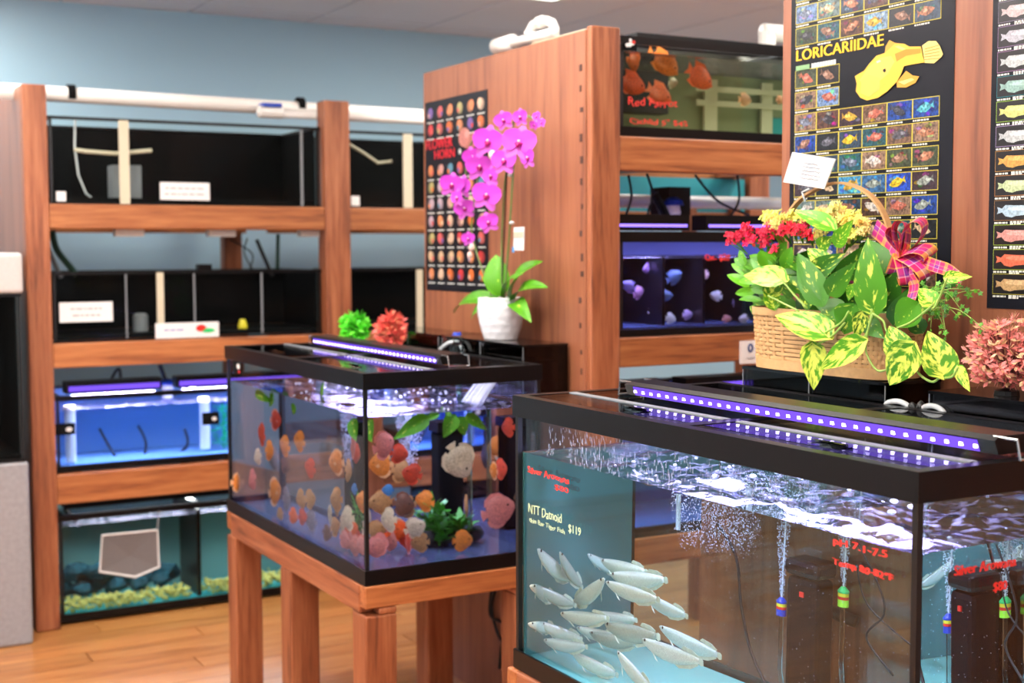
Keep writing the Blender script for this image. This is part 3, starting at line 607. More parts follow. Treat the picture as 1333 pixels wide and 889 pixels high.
cord('black strap crossing above the left of the floor tank', [at(85, 662, Y=YT+.3), at(100, 680, Y=YT+.3)], .012)

# ---- pipes over the long rack ----
za = at(240, 128, Y=Y1+.16).z
def pipe(label, pts, r, grp='white pvc pipework', m='pvc', nm='pipe'):
    t = thing(nm, label, 'pipe', pts[0], grp); mb = MB(); mb.tube(pts, r, 14); mb.build('tube', M[m], t, True); return t
a = at(62, 120, Y=Y1+.2); b = at(550, 153, Y=Y1+.2); t = pipe('thick white pipe running along the top of the long left rack', [(.3, Y1+.2, a.z), (3.3, Y1+.2, b.z)], .03)
for px in (87, 386): p = at(px, 120, Y=Y1+.2); mb = MB(); mb.tube([(p.x, Y1+.2, a.z), (p.x+.03, Y1+.2, a.z)], .034, 14); mb.build('coupling', M['blackm'], t)
a = at(335, 147, Y=Y1+.12); t = pipe('thin white pipe with a blue valve below the thick pipe', [(a.x, Y1+.12, a.z), (3.3, Y1+.12, a.z+.0)], .016)
p = at(352, 146, Y=Y1+.12); mb = MB(); mb.box(p.x-.04, p.x+.04, Y1+.09, Y1+.15, p.z+.02, p.z+.035); mb.build('valve_handle', M['blue'], t); mb = MB(); mb.tube([(p.x-.05, Y1+.12, p.z), (p.x+.05, Y1+.12, p.z)], .026, 10); mb.build('valve_body', M['pvc'], t)
# left of frame: a stone-look stand with its own tank and hood
t = thing('aquarium_stand', 'grey speckled stone-look stand at the left edge of the floor', 'stand', (.55, 5.3, 0))
o = B('cabinet_body', M['granite'], t, .25, .822, 5.10, 5.60, 0, .68); bevel(o, .01)
t = tank('aquarium', 'dark tank on the grey speckled stand at the left edge', .26, .812, 5.11, 5.59, .682, 1.296, rim=.01, base=.01, back=dk, right=dk, bottom=dk, brace=False)
o = tag(B('tank_hood', M['granite2'], None, .25, .822, 5.10, 5.60, 1.298, 1.445), 'pale speckled hood on top of the dark tank at the left edge', 'hood'); bevel(o, .012)

# ================================================================== tall cabinet: its tanks
YC = 3.135
greenish = plain('green_tinted_back', (134, 140, 108), .6)
tg = tank('aquarium', 'green-tinted aquarium of orange fish on top of the plywood cabinet', 2.105, 3.35, YC, YC+.5, 1.768, 2.045, wl=2.005, rim=.022, base=.026, tint=(.85, .9, .78), bottom=greenish, back=greenish, topm=M['wtop'], chop=.001)
for i, (px, w) in enumerate(((890, .05), (962, .045))):
    p = at(px, 110, Y=YC+.42); B('back_frame', M['cream'], tg, p.x, p.x+w, YC+.455, YC+.47, 1.8, 1.99)
for z in (1.95, 1.905): B('back_frame', M['cream'], tg, 2.6, 3.3, YC+.45, YC+.454, z, z+.018)
B('back_frame', M['tealwall'], tg, 2.9, 3.06, YC+.471, YC+.476, 1.80, 1.88, label='teal patch of backing')
B('sponge_block', M['sponge'], tg, 2.14, 2.42, YC+.3, YC+.38, 1.86, 1.985)
decal(tg, 'logo_tag', M['blackm'], 811, 49, 829, 67, YC-.0012)
mb = MB()
for dx, dz, r in ((0, 0, .007), (.01, .004, .006), (-.009, -.002, .006), (.002, .012, .005)): mb.ball(at(820, 58, Y=YC-.003)+Vector((dx, 0, dz)), r, .001, r)
mb.build('emblem', M['white'], tg); mb = MB(); mb.ball(at(825, 55, Y=YC-.004), .006, .001, .005); mb.build('emblem', M['red'], tg)
def textmesh(s, size, shear=0):
    c = bpy.data.curves.new('lettering', 'FONT'); c.body = s; c.size = size; c.shear = shear; c.resolution_u = 3
    o = bpy.data.objects.new('lettering', c); COL.objects.link(o); bpy.context.view_layer.update()
    me = bpy.data.meshes.new_from_object(o.evaluated_get(bpy.context.evaluated_depsgraph_get())); bpy.data.objects.remove(o)
    vs = [v.co.copy() for v in me.vertices]; fs = [tuple(p.vertices) for p in me.polygons]; bpy.data.meshes.remove(me); return vs, fs
def write(mb, s, org, ux, uz, w=None, h=None, shear=0, bold=0, jitter=0, mirror=False):
    """letters in the plane through org spanned by ux (reading direction) and uz (up); w, h: full size in metres"""
    vs, fs = textmesh(s, 1, shear)
    x0 = min(v.x for v in vs); x1 = max(v.x for v in vs); y0 = min(v.y for v in vs); y1 = max(v.y for v in vs)
    sy = h/(y1-y0) if h else w/(x1-x0); sx = w/(x1-x0) if w else sy
    ux = Vector(ux).normalized(); uz = Vector(uz).normalized(); org = Vector(org)
    for b in ([0] if not bold else [-bold, 0, bold]):
        mb.add([org+ux*((v.x-x0)*sx+b)+uz*((v.y-y0)*sy+(jitter*math.sin(v.x*5+1.7*math.sin(v.x*2.3)) if jitter else 0))+ux.cross(uz)*(.0001*b*1000) for v in vs], fs)
mb = MB(); write(mb, 'Red Parrot', at(818, 137, Y=YC-.001), (1, 0, 0), (0, 0, 1), w=.17, h=.022, bold=.0004, jitter=.003); mb.build('handwriting', M['redink'], tg); mb = MB(); write(mb, 'Cichlid 5" $45', at(820, 162, Y=YC-.001), (1, 0, 0), (0, 0, 1), w=.2, h=.018, bold=.0004, jitter=.002)
o = mb.build('handwriting', M['redink'], tg)
M['ledw2'] = emitmat('led_lavender', (150, 120, 255), 2.5)
th = tank('aquarium', 'violet-lit compartment aquarium on the middle shelf of the plywood cabinet', 2.105, 3.35, YC, YC+.5, 1.202, 1.50, wl=1.425, rim=.03, base=.02, tint=(.74, .78, 1), bottom=M['bot2'], back=plain('violet_back', (74, 86, 150), .5), chop=.002)
for px in (846, 898, 950, 1000):
    p = at(px, 370, Y=YC+.08); B('divider', M['black'], th, p.x, p.x+.008, YC+.02, YC+.45, 1.23, 1.43)
barx('light bar on the cabinet tank, left of its centre gap', 2.11, 2.37, YC+.03, 1.50, 5, (.5, .45, 1), M['ledw2'], (.014, .022)).scale = (1, 1, 1)
barx('light bar on the cabinet tank, right of its centre gap', 2.43, 3.3, YC+.03, 1.50, 9, (.5, .45, 1), M['ledw2'], (.014, .022))
mb = MB(); write(mb, 'Ox.. $20', at(918, 340, Y=YC-.001), (1, 0, 0), (0, 0, 1), w=.09, h=.02, bold=.001, jitter=.002); mb.build('handwriting', M['redink'], th)
t = pipe('white pipe crossing behind the cabinet tank under the upper shelf', [(2.12, YC+.62, 1.612), (3.35, YC+.62, 1.612)], .022)
for i, (px, w) in enumerate(((905, .05), (965, .04))):
    p = at(px, 255, Y=YC+.9); tag(B('wooden_strut', M['post'], None, p.x, p.x+w, 4.09, 4.118, 1.165, 1.62), ['brown upright behind the cabinet tank left of the teal gap', 'brown upright behind the cabinet tank nearest the poster'][i], 'strut')
for i, (a, b, c) in enumerate((((818, 228), (822, 255), (815, 280)), ((842, 226), (850, 250), (860, 284)), ((960, 228), (962, 260), (950, 283)), ((905, 228), (935, 262), (975, 280)), ((870, 262), (850, 262), (842, 284)))):
    cord('black cord hanging under the upper shelf of the cabinet, %s' % ['leftmost', 'second from the left', 'rightmost', 'slanting right', 'beside the clip lamp'][i], [at(*a, Y=YC+.2), at(*b, Y=YC+.2), at(*c, Y=YC+.2)], .004)
t = thing('power_filter', 'small pump with blue collar and white body above the cabinet tank', 'filter', at(876, 275, Y=YC+.2))
p = at(876, 276, Y=YC+.2); mb = MB(); mb.lathe([(.02, -.02), (.024, 0), (.02, .02)], p, 12); mb.build('body', M['white'], t); mb = MB(); mb.lathe([(.034, .021), (.03, .035), (.012, .045)], p, 12); mb.build('cap', M['blue'], t)
t = thing('clip_lamp', 'black clip lamp leaning above the cabinet tank', 'lamp', at(862, 280, Y=YC+.15)); mb = MB(); mb.tube([at(868, 283, Y=YC+.15), at(852, 252, Y=YC+.15)], .014, 8); mb.build('arm', M['black'], t)
barx('unseen pale light bar added behind the rim to brighten the top tank', 2.3, 3.2, YC+.2, 2.046, 2, (1, .95, .8), M['black'])  # hidden helper light, added to brighten the orange fish
tag(B('pump_box', M['black'], None, 2.42, 2.50, YC+.2, YC+.3, 1.555, 1.64), 'black pump box under the upper cabinet shelf', 'pump')
# lowest visible row
ti = tank('aquarium', 'violet-lit aquarium on the low shelf of the plywood cabinet', 2.105, 3.35, YC, YC+.5, .62, 1.02, wl=.93, rim=.03, base=.03, tint=(.74, .78, 1), bottom=M['bluebk'], back=plain('violet_back_low', (80, 90, 170), .5))
barx('violet light bar over the low cabinet tank, left', 2.11, 2.30, YC+.03, 1.02, .8, (.5, .45, 1), M['ledp']); barx('violet light bar over the low cabinet tank, right', 2.36, 3.3, YC+.03, 1.02, 1.2, (.5, .45, 1), M['ledp'])
t = thing('square_sign', 'small white square sign with a dark blue oval on the cabinet rail beside the basket', 'sign', at(976, 458, Y=3.12))
a = at(963, 444, Y=3.1225); b = at(991, 472, Y=3.1225); o = B('plate', M['white'], t, a.x, b.x, 3.1185, 3.1235, b.z, a.z)
mb = MB(); c = at(977, 453, Y=3.118); mb.ball(c, .011, .0008, .014, 14, 8); mb.build('oval', plain('navy', (30, 70, 130), .4), t)
mb = MB(); c = at(977, 453, Y=3.117); mb.ball(c, .003, .0006, .008, 8, 6); mb.build('emblem', M['white'], t)
mb = MB(); c = at(977, 466, Y=3.118); mb.box(c.x-.015, c.x+.015, 3.1175, 3.1184, c.z-.001, c.z+.001); mb.build('small_print', M['ink'], t)

# pvc fittings on top
zt2 = 2.055
t = thing('pipe_elbow', 'white pvc elbow pipework lying on top of the plywood cabinet', 'pipe', (2.04, 3.75, zt2))
E_ = lambda l: [at(x, y, X=2.04) for x, y in l]
mb = MB(); mb.tube(E_([(646, 61), (668, 55)]), .025, 16); mb.build('coupling', M['pvc'], t, True)
mb = MB(); mb.tube(E_([(660, 58), (722, 42)]), .015, 16); mb.build('tube', M['pvc'], t, True)
mb = MB(); mb.tube(E_([(690, 52), (690, 40), (694, 33), (702, 29), (712, 27), (719, 30), (722, 37), (722, 48)]), .014, 14); mb.build('elbow', M['pvc'], t, True)
mb = MB(); mb.tube(E_([(690, 47), (690, 41)]), .018, 16); mb.build('collar', M['pvc'], t, True)
mb = MB(); mb.tube(E_([(701, 29.5), (707, 28)]), .018, 16); mb.build('collar', M['pvc'], t, True)
p = at(1000, 42, Y=3.5); t = pipe('white pvc pipe end above the orange fish tank beside the poster', [(p.x-.02, 3.5, p.z), (p.x+.3, 3.5, p.z)], .028); mb = MB(); mb.tube([(p.x-.005, 3.5, p.z), (p.x-.005, 3.5, 2.047)], .028, 12); mb.build('elbow', M['pvc'], t)
tag(B('timber_offcut', M['cream'], None, 2.03, 2.06, 3.2, 3.5, 2.056, 2.066), 'pale slat lying on the cabinet edge by the pipes', 'slat')

# ================================================================== fish
def lens(outline, th, n_r=4, eye=None):
    """fish body: outline (list of (x,z), counter-clockwise), thickness profile from centre; lies in local XZ, thick along Y"""
    mb = MB(); n = len(outline); c = (sum(p[0] for p in outline)/n, sum(p[1] for p in outline)/n)
    for side in (-1, 1):
        vs = [(c[0], side*th, c[1])]
        for k in range(1, n_r+1):
            f = k/n_r
            for p in outline: vs.append((c[0]+(p[0]-c[0])*f, side*th*math.sqrt(max(0, 1-f*f)), c[1]+(p[1]-c[1])*f))
        fs = []
        for i in range(n):
            j = (i+1) % n; t_ = (0, 1+i, 1+j); fs.append(t_ if side < 0 else t_[::-1])
            for k in range(n_r-1):
                a = 1+k*n; q = (a+i, a+n+i, a+n+j, a+j); fs.append(q if side < 0 else q[::-1])
        mb.add(vs, fs)
    return mb
def flat(mb, pts, th=.004):
    n = len(pts); mb.add([(x, -th, z) for x, z in pts]+[(x, th, z) for x, z in pts], [tuple(range(n)), tuple(range(n, 2*n))[::-1]]+[(i, i+n, (i+1) % n+n, (i+1) % n) for i in range(n)]); return mb
# discus: head towards +x, unit height
out = []
for k in range(28):
    a = 2*math.pi*k/28; r = .43+.02*math.cos(3*a); x = r*math.cos(a)*1.0; z = r*math.sin(a)
    if abs(a) < .3 or abs(a-2*math.pi) < .3: x += .04
    out.append((x, z))
D_body = lens(out, .075).mesh('discus_body', M['fish'], True)
D_tail = flat(MB(), [(-.38, .07), (-.56, .17), (-.58, 0), (-.56, -.17), (-.38, -.07)]).mesh('discus_tail', M['fin'])
D_dor = flat(MB(), [(.22, .36), (.1, .48), (-.15, .52), (-.38, .40), (-.44, .22), (-.36, .2), (-.1, .40)]).mesh('discus_dorsal', M['fin'])
D_anal = flat(MB(), [(.12, -.40), (0, -.48), (-.2, -.51), (-.40, -.38), (-.45, -.22), (-.36, -.2), (-.1, -.40)][::-1]).mesh('discus_anal', M['fin'])
D_pec = flat(MB(), [(.18, -.05), (.05, .03), (-.02, -.05), (.06, -.12)], .085).mesh('discus_pectoral', M['fin'])
D_eye = (lambda mb: (mb.ball((.27, -.05, .07), .035), mb.ball((.27, .05, .07), .035), mb)[2])(MB()).mesh('discus_eye', M['eye'], True)
DISC = [('body', D_body), ('tail_fin', D_tail), ('dorsal_fin', D_dor), ('anal_fin', D_anal), ('pectoral_fin', D_pec), ('eyes', D_eye)]
# arowana: length 1, head +x
def aro():
    mb = MB(); st = [(.5, .004, .0), (.47, .022, -.004), (.40, .040, -.012), (.30, .058, -.02), (.15, .070, -.024), (0, .074, -.024), (-.15, .066, -.018), (-.28, .050, -.008), (-.38, .032, 0), (-.44, .022, .002)]
    n = 12; vs = []
    for x, h, zc in st:
        for k in range(n):
            a = 2*math.pi*k/n; vs.append((x, h*.42*math.cos(a), zc+h*(math.sin(a) if math.sin(a) < 0 else math.sin(a)*.75)+h*.12))
    m = len(st); fs = [(i*n+k, (i+1)*n+k, (i+1)*n+(k+1) % n, i*n+(k+1) % n) for i in range(m-1) for k in range(n)]
    fs += [tuple(range(n)), tuple(range((m-1)*n, m*n))[::-1]]
    return mb.add(vs, fs)
A_body = aro().mesh('arowana_body', M['silver'], True)
A = [('body', A_body),
     ('tail_fin', flat(MB(), [(-.42, .016), (-.47, .026), (-.50, .015), (-.50, -.02), (-.47, -.026), (-.42, -.014)], .003).mesh('arowana_tail', M['fin'])),
     ('dorsal_fin', flat(MB(), [(-.16, .045), (-.2, .068), (-.34, .06), (-.43, .035), (-.40, .018), (-.28, .03)], .002).mesh('arowana_dorsal', M['fin'])),
     ('anal_fin', flat(MB(), [(-.05, -.085), (-.12, -.10), (-.3, -.075), (-.43, -.03), (-.40, -.014), (-.2, -.06)][::-1], .002).mesh('arowana_anal', M['fin'])),
     ('pectoral_fin', (lambda mb: (mb.add([(.3, -.026, -.05), (.2, -.06, -.09), (.14, -.07, -.10), (.26, -.028, -.06)], [(0, 1, 2, 3)]), mb.add([(.3, .026, -.05), (.2, .06, -.09), (.14, .07, -.10), (.26, .028, -.06)], [(3, 2, 1, 0)]), mb)[2])(MB()).mesh('arowana_pectoral', M['fin'])),
     ('eyes', (lambda mb: (mb.ball((.43, -.014, .008), .011), mb.ball((.43, .014, .008), .011), mb)[2])(MB()).mesh('arowana_eye', M['eye'], True))]
def frame(pos, xdir, zdir=(0, 0, 1), s=1, s3=None):
    x = Vector(xdir).normalized(); z = Vector(zdir); y = z.cross(x).normalized(); z = x.cross(y)
    sx, sy, sz = s3 or (s, s, s)
    return Matrix(((x.x*sx, y.x*sy, z.x*sz, pos[0]), (x.y*sx, y.y*sy, z.y*sz, pos[1]), (x.z*sx, y.z*sy, z.z*sz, pos[2]), (0, 0, 0, 1)))
def fish(kit, name, label, Mx, col, fincol=None, group=None, cat='fish'):
    t = local_thing(name, label, cat, Mx, group)
    for nm_, me in kit:
        o = put(nm_, me, t); c = col if nm_ == 'body' else (fincol or col); o.color = (*lin(c), 1)
    return t
# foreground tank: the pale school. (head px), (tail px), depth in water, label
aro_list = [
 (693, 714, 741, 757, .20, 'highest pale silver fish, angled down beside the left edge of the foreground tank'),
 (728, 724, 752, 762, .12, 'short steep silver fish just right of the highest one'),
 (768, 726, 800, 742, .34, 'silver fish partly hidden behind the upper right fish of the school'),
 (779, 730, 840, 746, .24, 'upper right silver fish of the school, nearly level'),
 (791, 748, 866, 756, .20, 'second silver fish down on the upper right, tail to the right'),
 (785, 758, 856, 782, .14, 'third silver fish down on the right, sloping'),
 (838, 776, 889, 802, .16, 'silver fish sloping down at the right end of the middle rows'),
 (784, 754, 742, 786, .10, 'grey silver fish facing up to the right across the school'),
 (681, 759, 715, 777, .26, 'dim silver fish close to the left glass edge, upper middle'),
 (699, 766, 740, 786, .13, 'silver fish under the dim one at the left'),
 (726, 799, 790, 806, .10, 'level silver fish in the centre left of the school'),
 (768, 797, 826, 808, .30, 'pale fish behind the centre of the school'),
 (681, 806, 713, 816, .30, 'dim greenish fish low at the left glass edge'),
 (700, 811, 752, 832, .14, 'silver fish low left, above the lowest left one'),
 (701, 832, 762, 843, .08, 'lowest left silver fish, nearly level'),
 (748, 817, 800, 830, .26, 'pale fish behind the two lower centre fish'),
 (764, 824, 828, 840, .22, 'pale silver fish in the lower centre, partly covered'),
 (784, 813, 856, 830, .12, 'bright level silver fish in the lower centre'),
 (855, 816, 936, 856, .14, 'rightmost silver fish, sloping down to the right'),
 (832, 833, 912, 864, .08, 'bright silver fish low on the right'),
 (757, 858, 785, 872, .10, 'short silver fish facing the glass near the bottom'),
 (804, 853, 842, 896, .05, 'darker narrow silver fish diving at the bottom edge'),
]
for i, (hx, hy, tx, ty, dp, lb) in enumerate(aro_list):
    H_, q = under(hx, hy, 'x', T3, dp); T_, q2 = under(tx, ty, 'x', T3, dp+random.uniform(-.02, .02))
    if i in (1, 7, 20): T_, q2 = under(tx, ty, 'x', T3, dp+.08)
    if H_.y > T3['y1']-.06: H_.y = T3['y1']-.06
    d = H_-T_; L = max(.13, min(.26, d.length)); c = (H_+T_)/2
    c.y = min(c.y, T3['y1']-.05-L*.5*abs(d.normalized().y)); c.z = max(c.z, T3['z0']+.05)
    hs = random.uniform(1.0, 1.25)*(.21/L)**.5
    fish(A, 'silver_fish', lb, frame(c, d, s3=(L, L*1.15*hs, L*1.15*hs)), random.choice(((214, 222, 208), (200, 214, 208), (222, 226, 212), (176, 184, 170))), (196, 206, 186), 'pale silver fish in the foreground tank')

# foreground tank fittings
t = thing('internal_filter', 'tall black filter tower standing in the foreground tank', 'filter', (1.767, 1.76, .63))
mb = MB(); mb.box(1.732, 1.80, 1.722, 1.798, .628, .875); o = mb.build('body', M['blackm'], t); bevel(o, .012)
mb = MB(); mb.box(1.728, 1.804, 1.718, 1.802, .876, .906); o = mb.build('head', M['black'], t); bevel(o, .01)
mb = MB()
for k in range(2): mb.box(1.7295, 1.7318, 1.735, 1.785, .65+k*.022, .658+k*.022); mb.box(1.742, 1.79, 1.7195, 1.7218, .65+k*.022, .658+k*.022)
mb.build('grille_slots', M['black'], t)
B('red_tab', M['red'], t, 1.7285, 1.7318, 1.752, 1.762, .842, .851)
def airstone(label, x, y, z0, z1, cap, body, band):
    t = thing('air_stone', label, 'air stone', (x, y, z0), 'bubbling air stones in the foreground tank')
    h = z1-z0; r = .011
    mb = MB(); mb.lathe([(r, z0), (r, z0+h*.35)], (x, y, 0), 14); mb.build('body', M[body], t)
    mb = MB(); mb.lathe([(r*1.02, z0+h*.36), (r*1.02, z0+h*.5)], (x, y, 0), 14); mb.build('band', M[band], t)
    mb = MB(); mb.lathe([(r, z0+h*.51), (r, z0+h*.68)], (x, y, 0), 14); mb.build('middle_ring', M['yellow'], t)
    mb = MB(); mb.lathe([(r*1.05, z0+h*.69), (r*1.05, z0+h*.78), (r*.4, z1)], (x, y, 0), 14); mb.build('cap', M[cap], t)
    mb = MB(); mb.tube([(x, y, z0), (x, y, z0-.1), (x+.01, y-.005, .64)], .005, 8); mb.build('stem', M['clear'], t)
    mb = MB(); mb.tube([(x, y, z1), (x+.006, y, z1+.1), (x+.02, y, 1.1)], .0018, 6); mb.build('air_tube', M['tubew'], t)
airstone('green and yellow air stone bubbling right of the filter tower', 1.794, 1.700, .833, .868, 'green', 'lime', 'red')
airstone('blue and yellow air stone bubbling left of the filter tower', 1.744, 1.815, .795, .828, 'blue', 'blue', 'red')
rd = random.Random(11)
def bubbles(name, label, cx, cy, z0, z1, r0, r1, n, sz=(.0008, .002)):
    mb = MB()
    for k in range(n):
        f = rd.random()**.8; z = z0+(z1-z0)*f; r = (r0+(r1-r0)*f)*math.sqrt(rd.random()); a = rd.random()*6.28
        mb.octa((cx+r*math.cos(a), cy+r*math.sin(a), z), rd.uniform(*sz))
    return tag(mb.build(name, M['bubble']), label, 'bubbles', kind='stuff')
bubbles('bubbles', 'column of bubbles rising from the green air stone', 1.794, 1.70, .87, 1.04, .004, .022, 700)
bubbles('bubbles', 'column of bubbles rising from the blue air stone', 1.744, 1.815, .83, 1.04, .004, .022, 700)
bubbles('bubbles', 'cloud of fine bubbles under the surface left of the filter tower', 1.65, 1.93, .90, 1.04, .09, .12, 2600, (.0006, .0016))
mb = MB()
for k in range(900): mb.octa((rd.uniform(1.33, 1.80), rd.uniform(1.27, 2.2), rd.uniform(.65, 1.03)), rd.uniform(.0004, .0010))
tag(mb.build('bubbles', M['bubble']), 'fine specks drifting through the foreground tank', 'bubbles', kind='stuff')
mb = MB()
for k in range(70):
    x, y = rd.uniform(1.33, 1.80), rd.uniform(1.27, 2.1); mb.ball((x, y, WL3+.001), *(lambda r: (r, r, r*.6))(rd.choice((.002, .003, .004, .007))), 8, 4)
tag(mb.build('bubbles', M['bubble']), 'froth bubbles floating on the foreground tank surface', 'bubbles', kind='stuff')
def upt(px, py, dp, face='x', T=T3): return under(px, py, face, T, dp)[0]
cord('dark cable curving down through the middle of the foreground tank', [upt(930, 680, .40), upt(955, 725, .41), upt(962, 790, .41), upt(975, 850, .41), upt(1000, 905, .40)], .0035)
cord('black cable with an inline plug right of the air stone', [upt(1110, 700, .42), upt(1140, 760, .42), upt(1148, 800, .42), upt(1125, 830, .42), upt(1160, 880, .42)], .0022)
cord('thin black cable crossing behind the air stone cable', [upt(1112, 735, .43), upt(1128, 790, .43), upt(1195, 850, .43)], .0016)
cord('dark hose bend in the shaded water right of the fish', [(1.99, 2.0, .80), (1.97, 1.96, .77), (1.975, 1.90, .75), (1.99, 1.86, .74)], .012)
t = thing('thermometer', 'small clear thermometer hanging in the back of the foreground tank', 'thermometer', upt(880, 690, .4)); p = upt(880, 670, .40); mb = MB(); mb.tube([p+Vector((0, 0, .04)), p-Vector((0, 0, .03))], .006, 8); mb.build('glass_tube', M['tubew'], t)

mb = MB()
for k in range(420):
    y = rd.triangular(1.3, 2.25, 2.1); z = rd.uniform(WL3+.006, 1.112); l = rd.uniform(.002, .012); mb.box(1.3215, 1.3225, y, y+rd.uniform(.0006, .0014), z-l, z)
tag(mb.build('condensation', M['mist'], t3), kind='stuff')
# marker writing on the foreground tank
uy = (0, -1, 0)
def wr(t, s, px, py, px2, h, m, X=1.309, **k):
    a = at(px, py, X=X); b = at(px2, py, X=X); mb = MB(); write(mb, s, (X, a.y, a.z), uy, (0, 0, 1), w=abs(a.y-b.y), h=h, **k); return mb.build('handwriting', m, t)
XG = 1.3095
wr(t3, 'Silver Arowana', 687, 615, 741, .013, M['redink'], bold=.0012, jitter=.001)
wr(t3, '$80', 722, 638, 740, .012, M['redink'], bold=.0012)
wr(t3, 'NTT Datnoid', 688, 667, 731, .018, M['whink'], bold=.0007, jitter=.0012)
wr(t3, 'thin Bar Tiger Fish', 689, 681, 735, .012, M['whink'], bold=.0005, jitter=.001)
wr(t3, '$119', 740, 694, 756, .018, M['whink'], bold=.0007)
wr(t3, 'pH 7.1-7.5', 1085, 711, 1155, .013, M['redink'], bold=.0012, jitter=.001)
wr(t3, 'Temp 80-82°F', 1084, 737, 1163, .013, M['redink'], bold=.0012, jitter=.001)
a = at(1242, 750, Y=1.249); b = at(1333, 738, Y=1.249); mb = MB(); write(mb, 'Silver Arowana', (a.x, 1.2485, a.z), (1, 0, 0), (0, 0, 1), w=.12, h=.014, bold=.001, jitter=.0005)
mb.build('handwriting', M['redink'], t3); mb = MB(); write(mb, '$80', (at(1293, 772, Y=1.249).x, 1.2485, at(1293, 772, Y=1.249).z), (1, 0, 0), (0, 0, 1), w=.026, h=.015, bold=.001); mb.build('handwriting', M['redink'], t3)

# middle tank: discus
OR, RO, CR, TN, PK, BR, BO, GY = (240, 140, 50), (225, 80, 50), (236, 214, 170), (206, 150, 90), (235, 140, 120), (130, 85, 65), (255, 105, 35), (150, 140, 140)
xs = [(356, 547, 14, 26, RO), (337, 565, 10, 28, RO), (367, 580, 13, 26, OR), (386, 574, 14, 26, OR), (348, 587, 11, 25, OR), (353, 598, 13, 30, GY), (332, 595, 10, 20, CR), (369, 604, 12, 25, BR), (400, 609, 14, 24, RO), (434, 602, 20, 32, OR), (325, 625, 10, 26, PK), (355, 640, 16, 35, OR), (370, 650, 10, 30, GY), (401, 650, 16, 24, TN), (388, 650, 12, 24, TN), (379, 672, 15, 20, BO), (391, 673, 14, 20, RO), (361, 676, 14, 16, TN), (426, 670, 5, 26, CR), (435, 658, 6, 28, TN), (423, 698, 15, 20, BR), (446, 686, 20, 26, CR), (453, 691, 18, 24, BO), (446, 710, 14, 22, PK), (458, 710, 13, 26, PK), (468, 708, 10, 26, RO), (401, 684, 14, 26, GY), (306, 628, 6, 24, OR)]
ys = [(501, 579, 25, 35, PK), (521, 591, 22, 24, RO), (524, 614, 24, 28, TN), (536, 617, 24, 26, RO), (496, 654, 32, 30, TN), (527, 657, 26, 30, BR), (553, 652, 22, 26, OR), (506, 677, 18, 30, CR), (542, 687, 26, 26, CR), (523, 690, 24, 26, BO), (530, 709, 22, 24, RO), (510, 711, 15, 28, PK), (493, 711, 20, 24, PK), (547, 714, 22, 24, TN), (492, 690, 24, 24, TN), (599, 601, 32, 44, CR), (643, 613, 10, 22, OR), (660, 610, 14, 26, RO), (651, 664, 30, 42, PK), (604, 711, 24, 26, OR), (608, 660, 5, 28, TN), (668, 556, 16, 24, RO), (505, 638, 22, 14, (70, 140, 200)), (502, 606, 16, 16, (60, 140, 160))]
cn = {OR: 'orange', RO: 'red-orange', CR: 'cream', TN: 'tan', PK: 'pink', BR: 'brown', BO: 'bright orange', GY: 'grey', (70, 140, 200): 'blue', (60, 140, 160): 'teal blue'}
seen = {}
rf = random.Random(4)
for face, L_ in (('x', xs), ('y', ys)):
    for (px, py, w, h, c) in L_:
        dp = rf.uniform(.06, .3) if face == 'x' else rf.uniform(.06, .4)
        if h > 38: dp = .12
        P, q = under(px, py, face, T2, dp); P.x = min(P.x, 1.76); P.z = max(P.z, .66)
        d_ = (P-EYEP).length; sz = h/F*d_*1.08; P.z = max(P.z, .627+sz*.5)
        vh = Vector((q.x, q.y, 0)).normalized(); side = Vector((vh.y, -vh.x, 0))*(1 if rf.random() < .5 else -1)
        comp = 1.0 if face == 'y' else .55; f = min(1, w/(h*comp)); a = math.acos(f)*rf.choice((-1, 1))
        xd = side*math.cos(a)+vh*math.sin(a)+Vector((0, 0, rf.uniform(-.35, .35)))
        if (px, py) == (599, 601): xd = Vector((0.5, 0, -.9))
        if (px, py) == (651, 664): xd = Vector((1, -.1, .25))
        where = 'through the long pane' if face == 'x' else 'through the end pane'
        hz = 'high' if py < 600 else 'midway down' if py < 665 else 'low'
        pos = ('far left' if px < 350 else 'left' if px < 385 else 'centre' if px < 420 else 'right') if face == 'x' else ('left' if px < 520 else 'centre left' if px < 560 else 'centre' if px < 620 else 'right')
        lb = '%s round-bodied fish swimming %s at the %s, seen %s' % (cn[c], hz, pos, where)
        if lb in seen: lb += [', smaller one', ', lower one', ', another one'][seen[lb]]
        seen[lb] = seen.get(lb, -1)+1
        fish(DISC, 'discus_fish', lb, frame(P, xd, s=sz), c, tuple(int(min(255, v*.6+95)) for v in c) if c in (RO, BO, OR) and rf.random() < .4 else c, 'round-bodied fish in the middle tank')
# parrot fish of the top tank
def parrots():
    out = []
    for k in range(24):
        a = 2*math.pi*k/24; x = .42*math.cos(a); z = .30*math.sin(a)*(1.1-.25*math.cos(a)); out.append((x+(.05 if k in (0,) else 0), z))
    b = lens(out, .14).mesh('parrot_body', M['fish'], True)
    return [('body', b), ('tail_fin', flat(MB(), [(-.36, .07), (-.6, .2), (-.54, 0), (-.6, -.2), (-.36, -.07)]).mesh('parrot_tail', M['fin'])), ('dorsal_fin', flat(MB(), [(.1, .30), (-.1, .42), (-.45, .36), (-.36, .18), (-.1, .28)]).mesh('parrot_dorsal', M['fin'])),
            ('anal_fin', flat(MB(), [(0, -.30), (-.15, -.38), (-.42, -.32), (-.34, -.16)][::-1]).mesh('parrot_anal', M['fin'])), ('eyes', (lambda mb: (mb.ball((.26, -.09, .06), .035), mb.ball((.26, .09, .06), .035), mb)[2])(MB()).mesh('parrot_eye', M['eye'], True))]
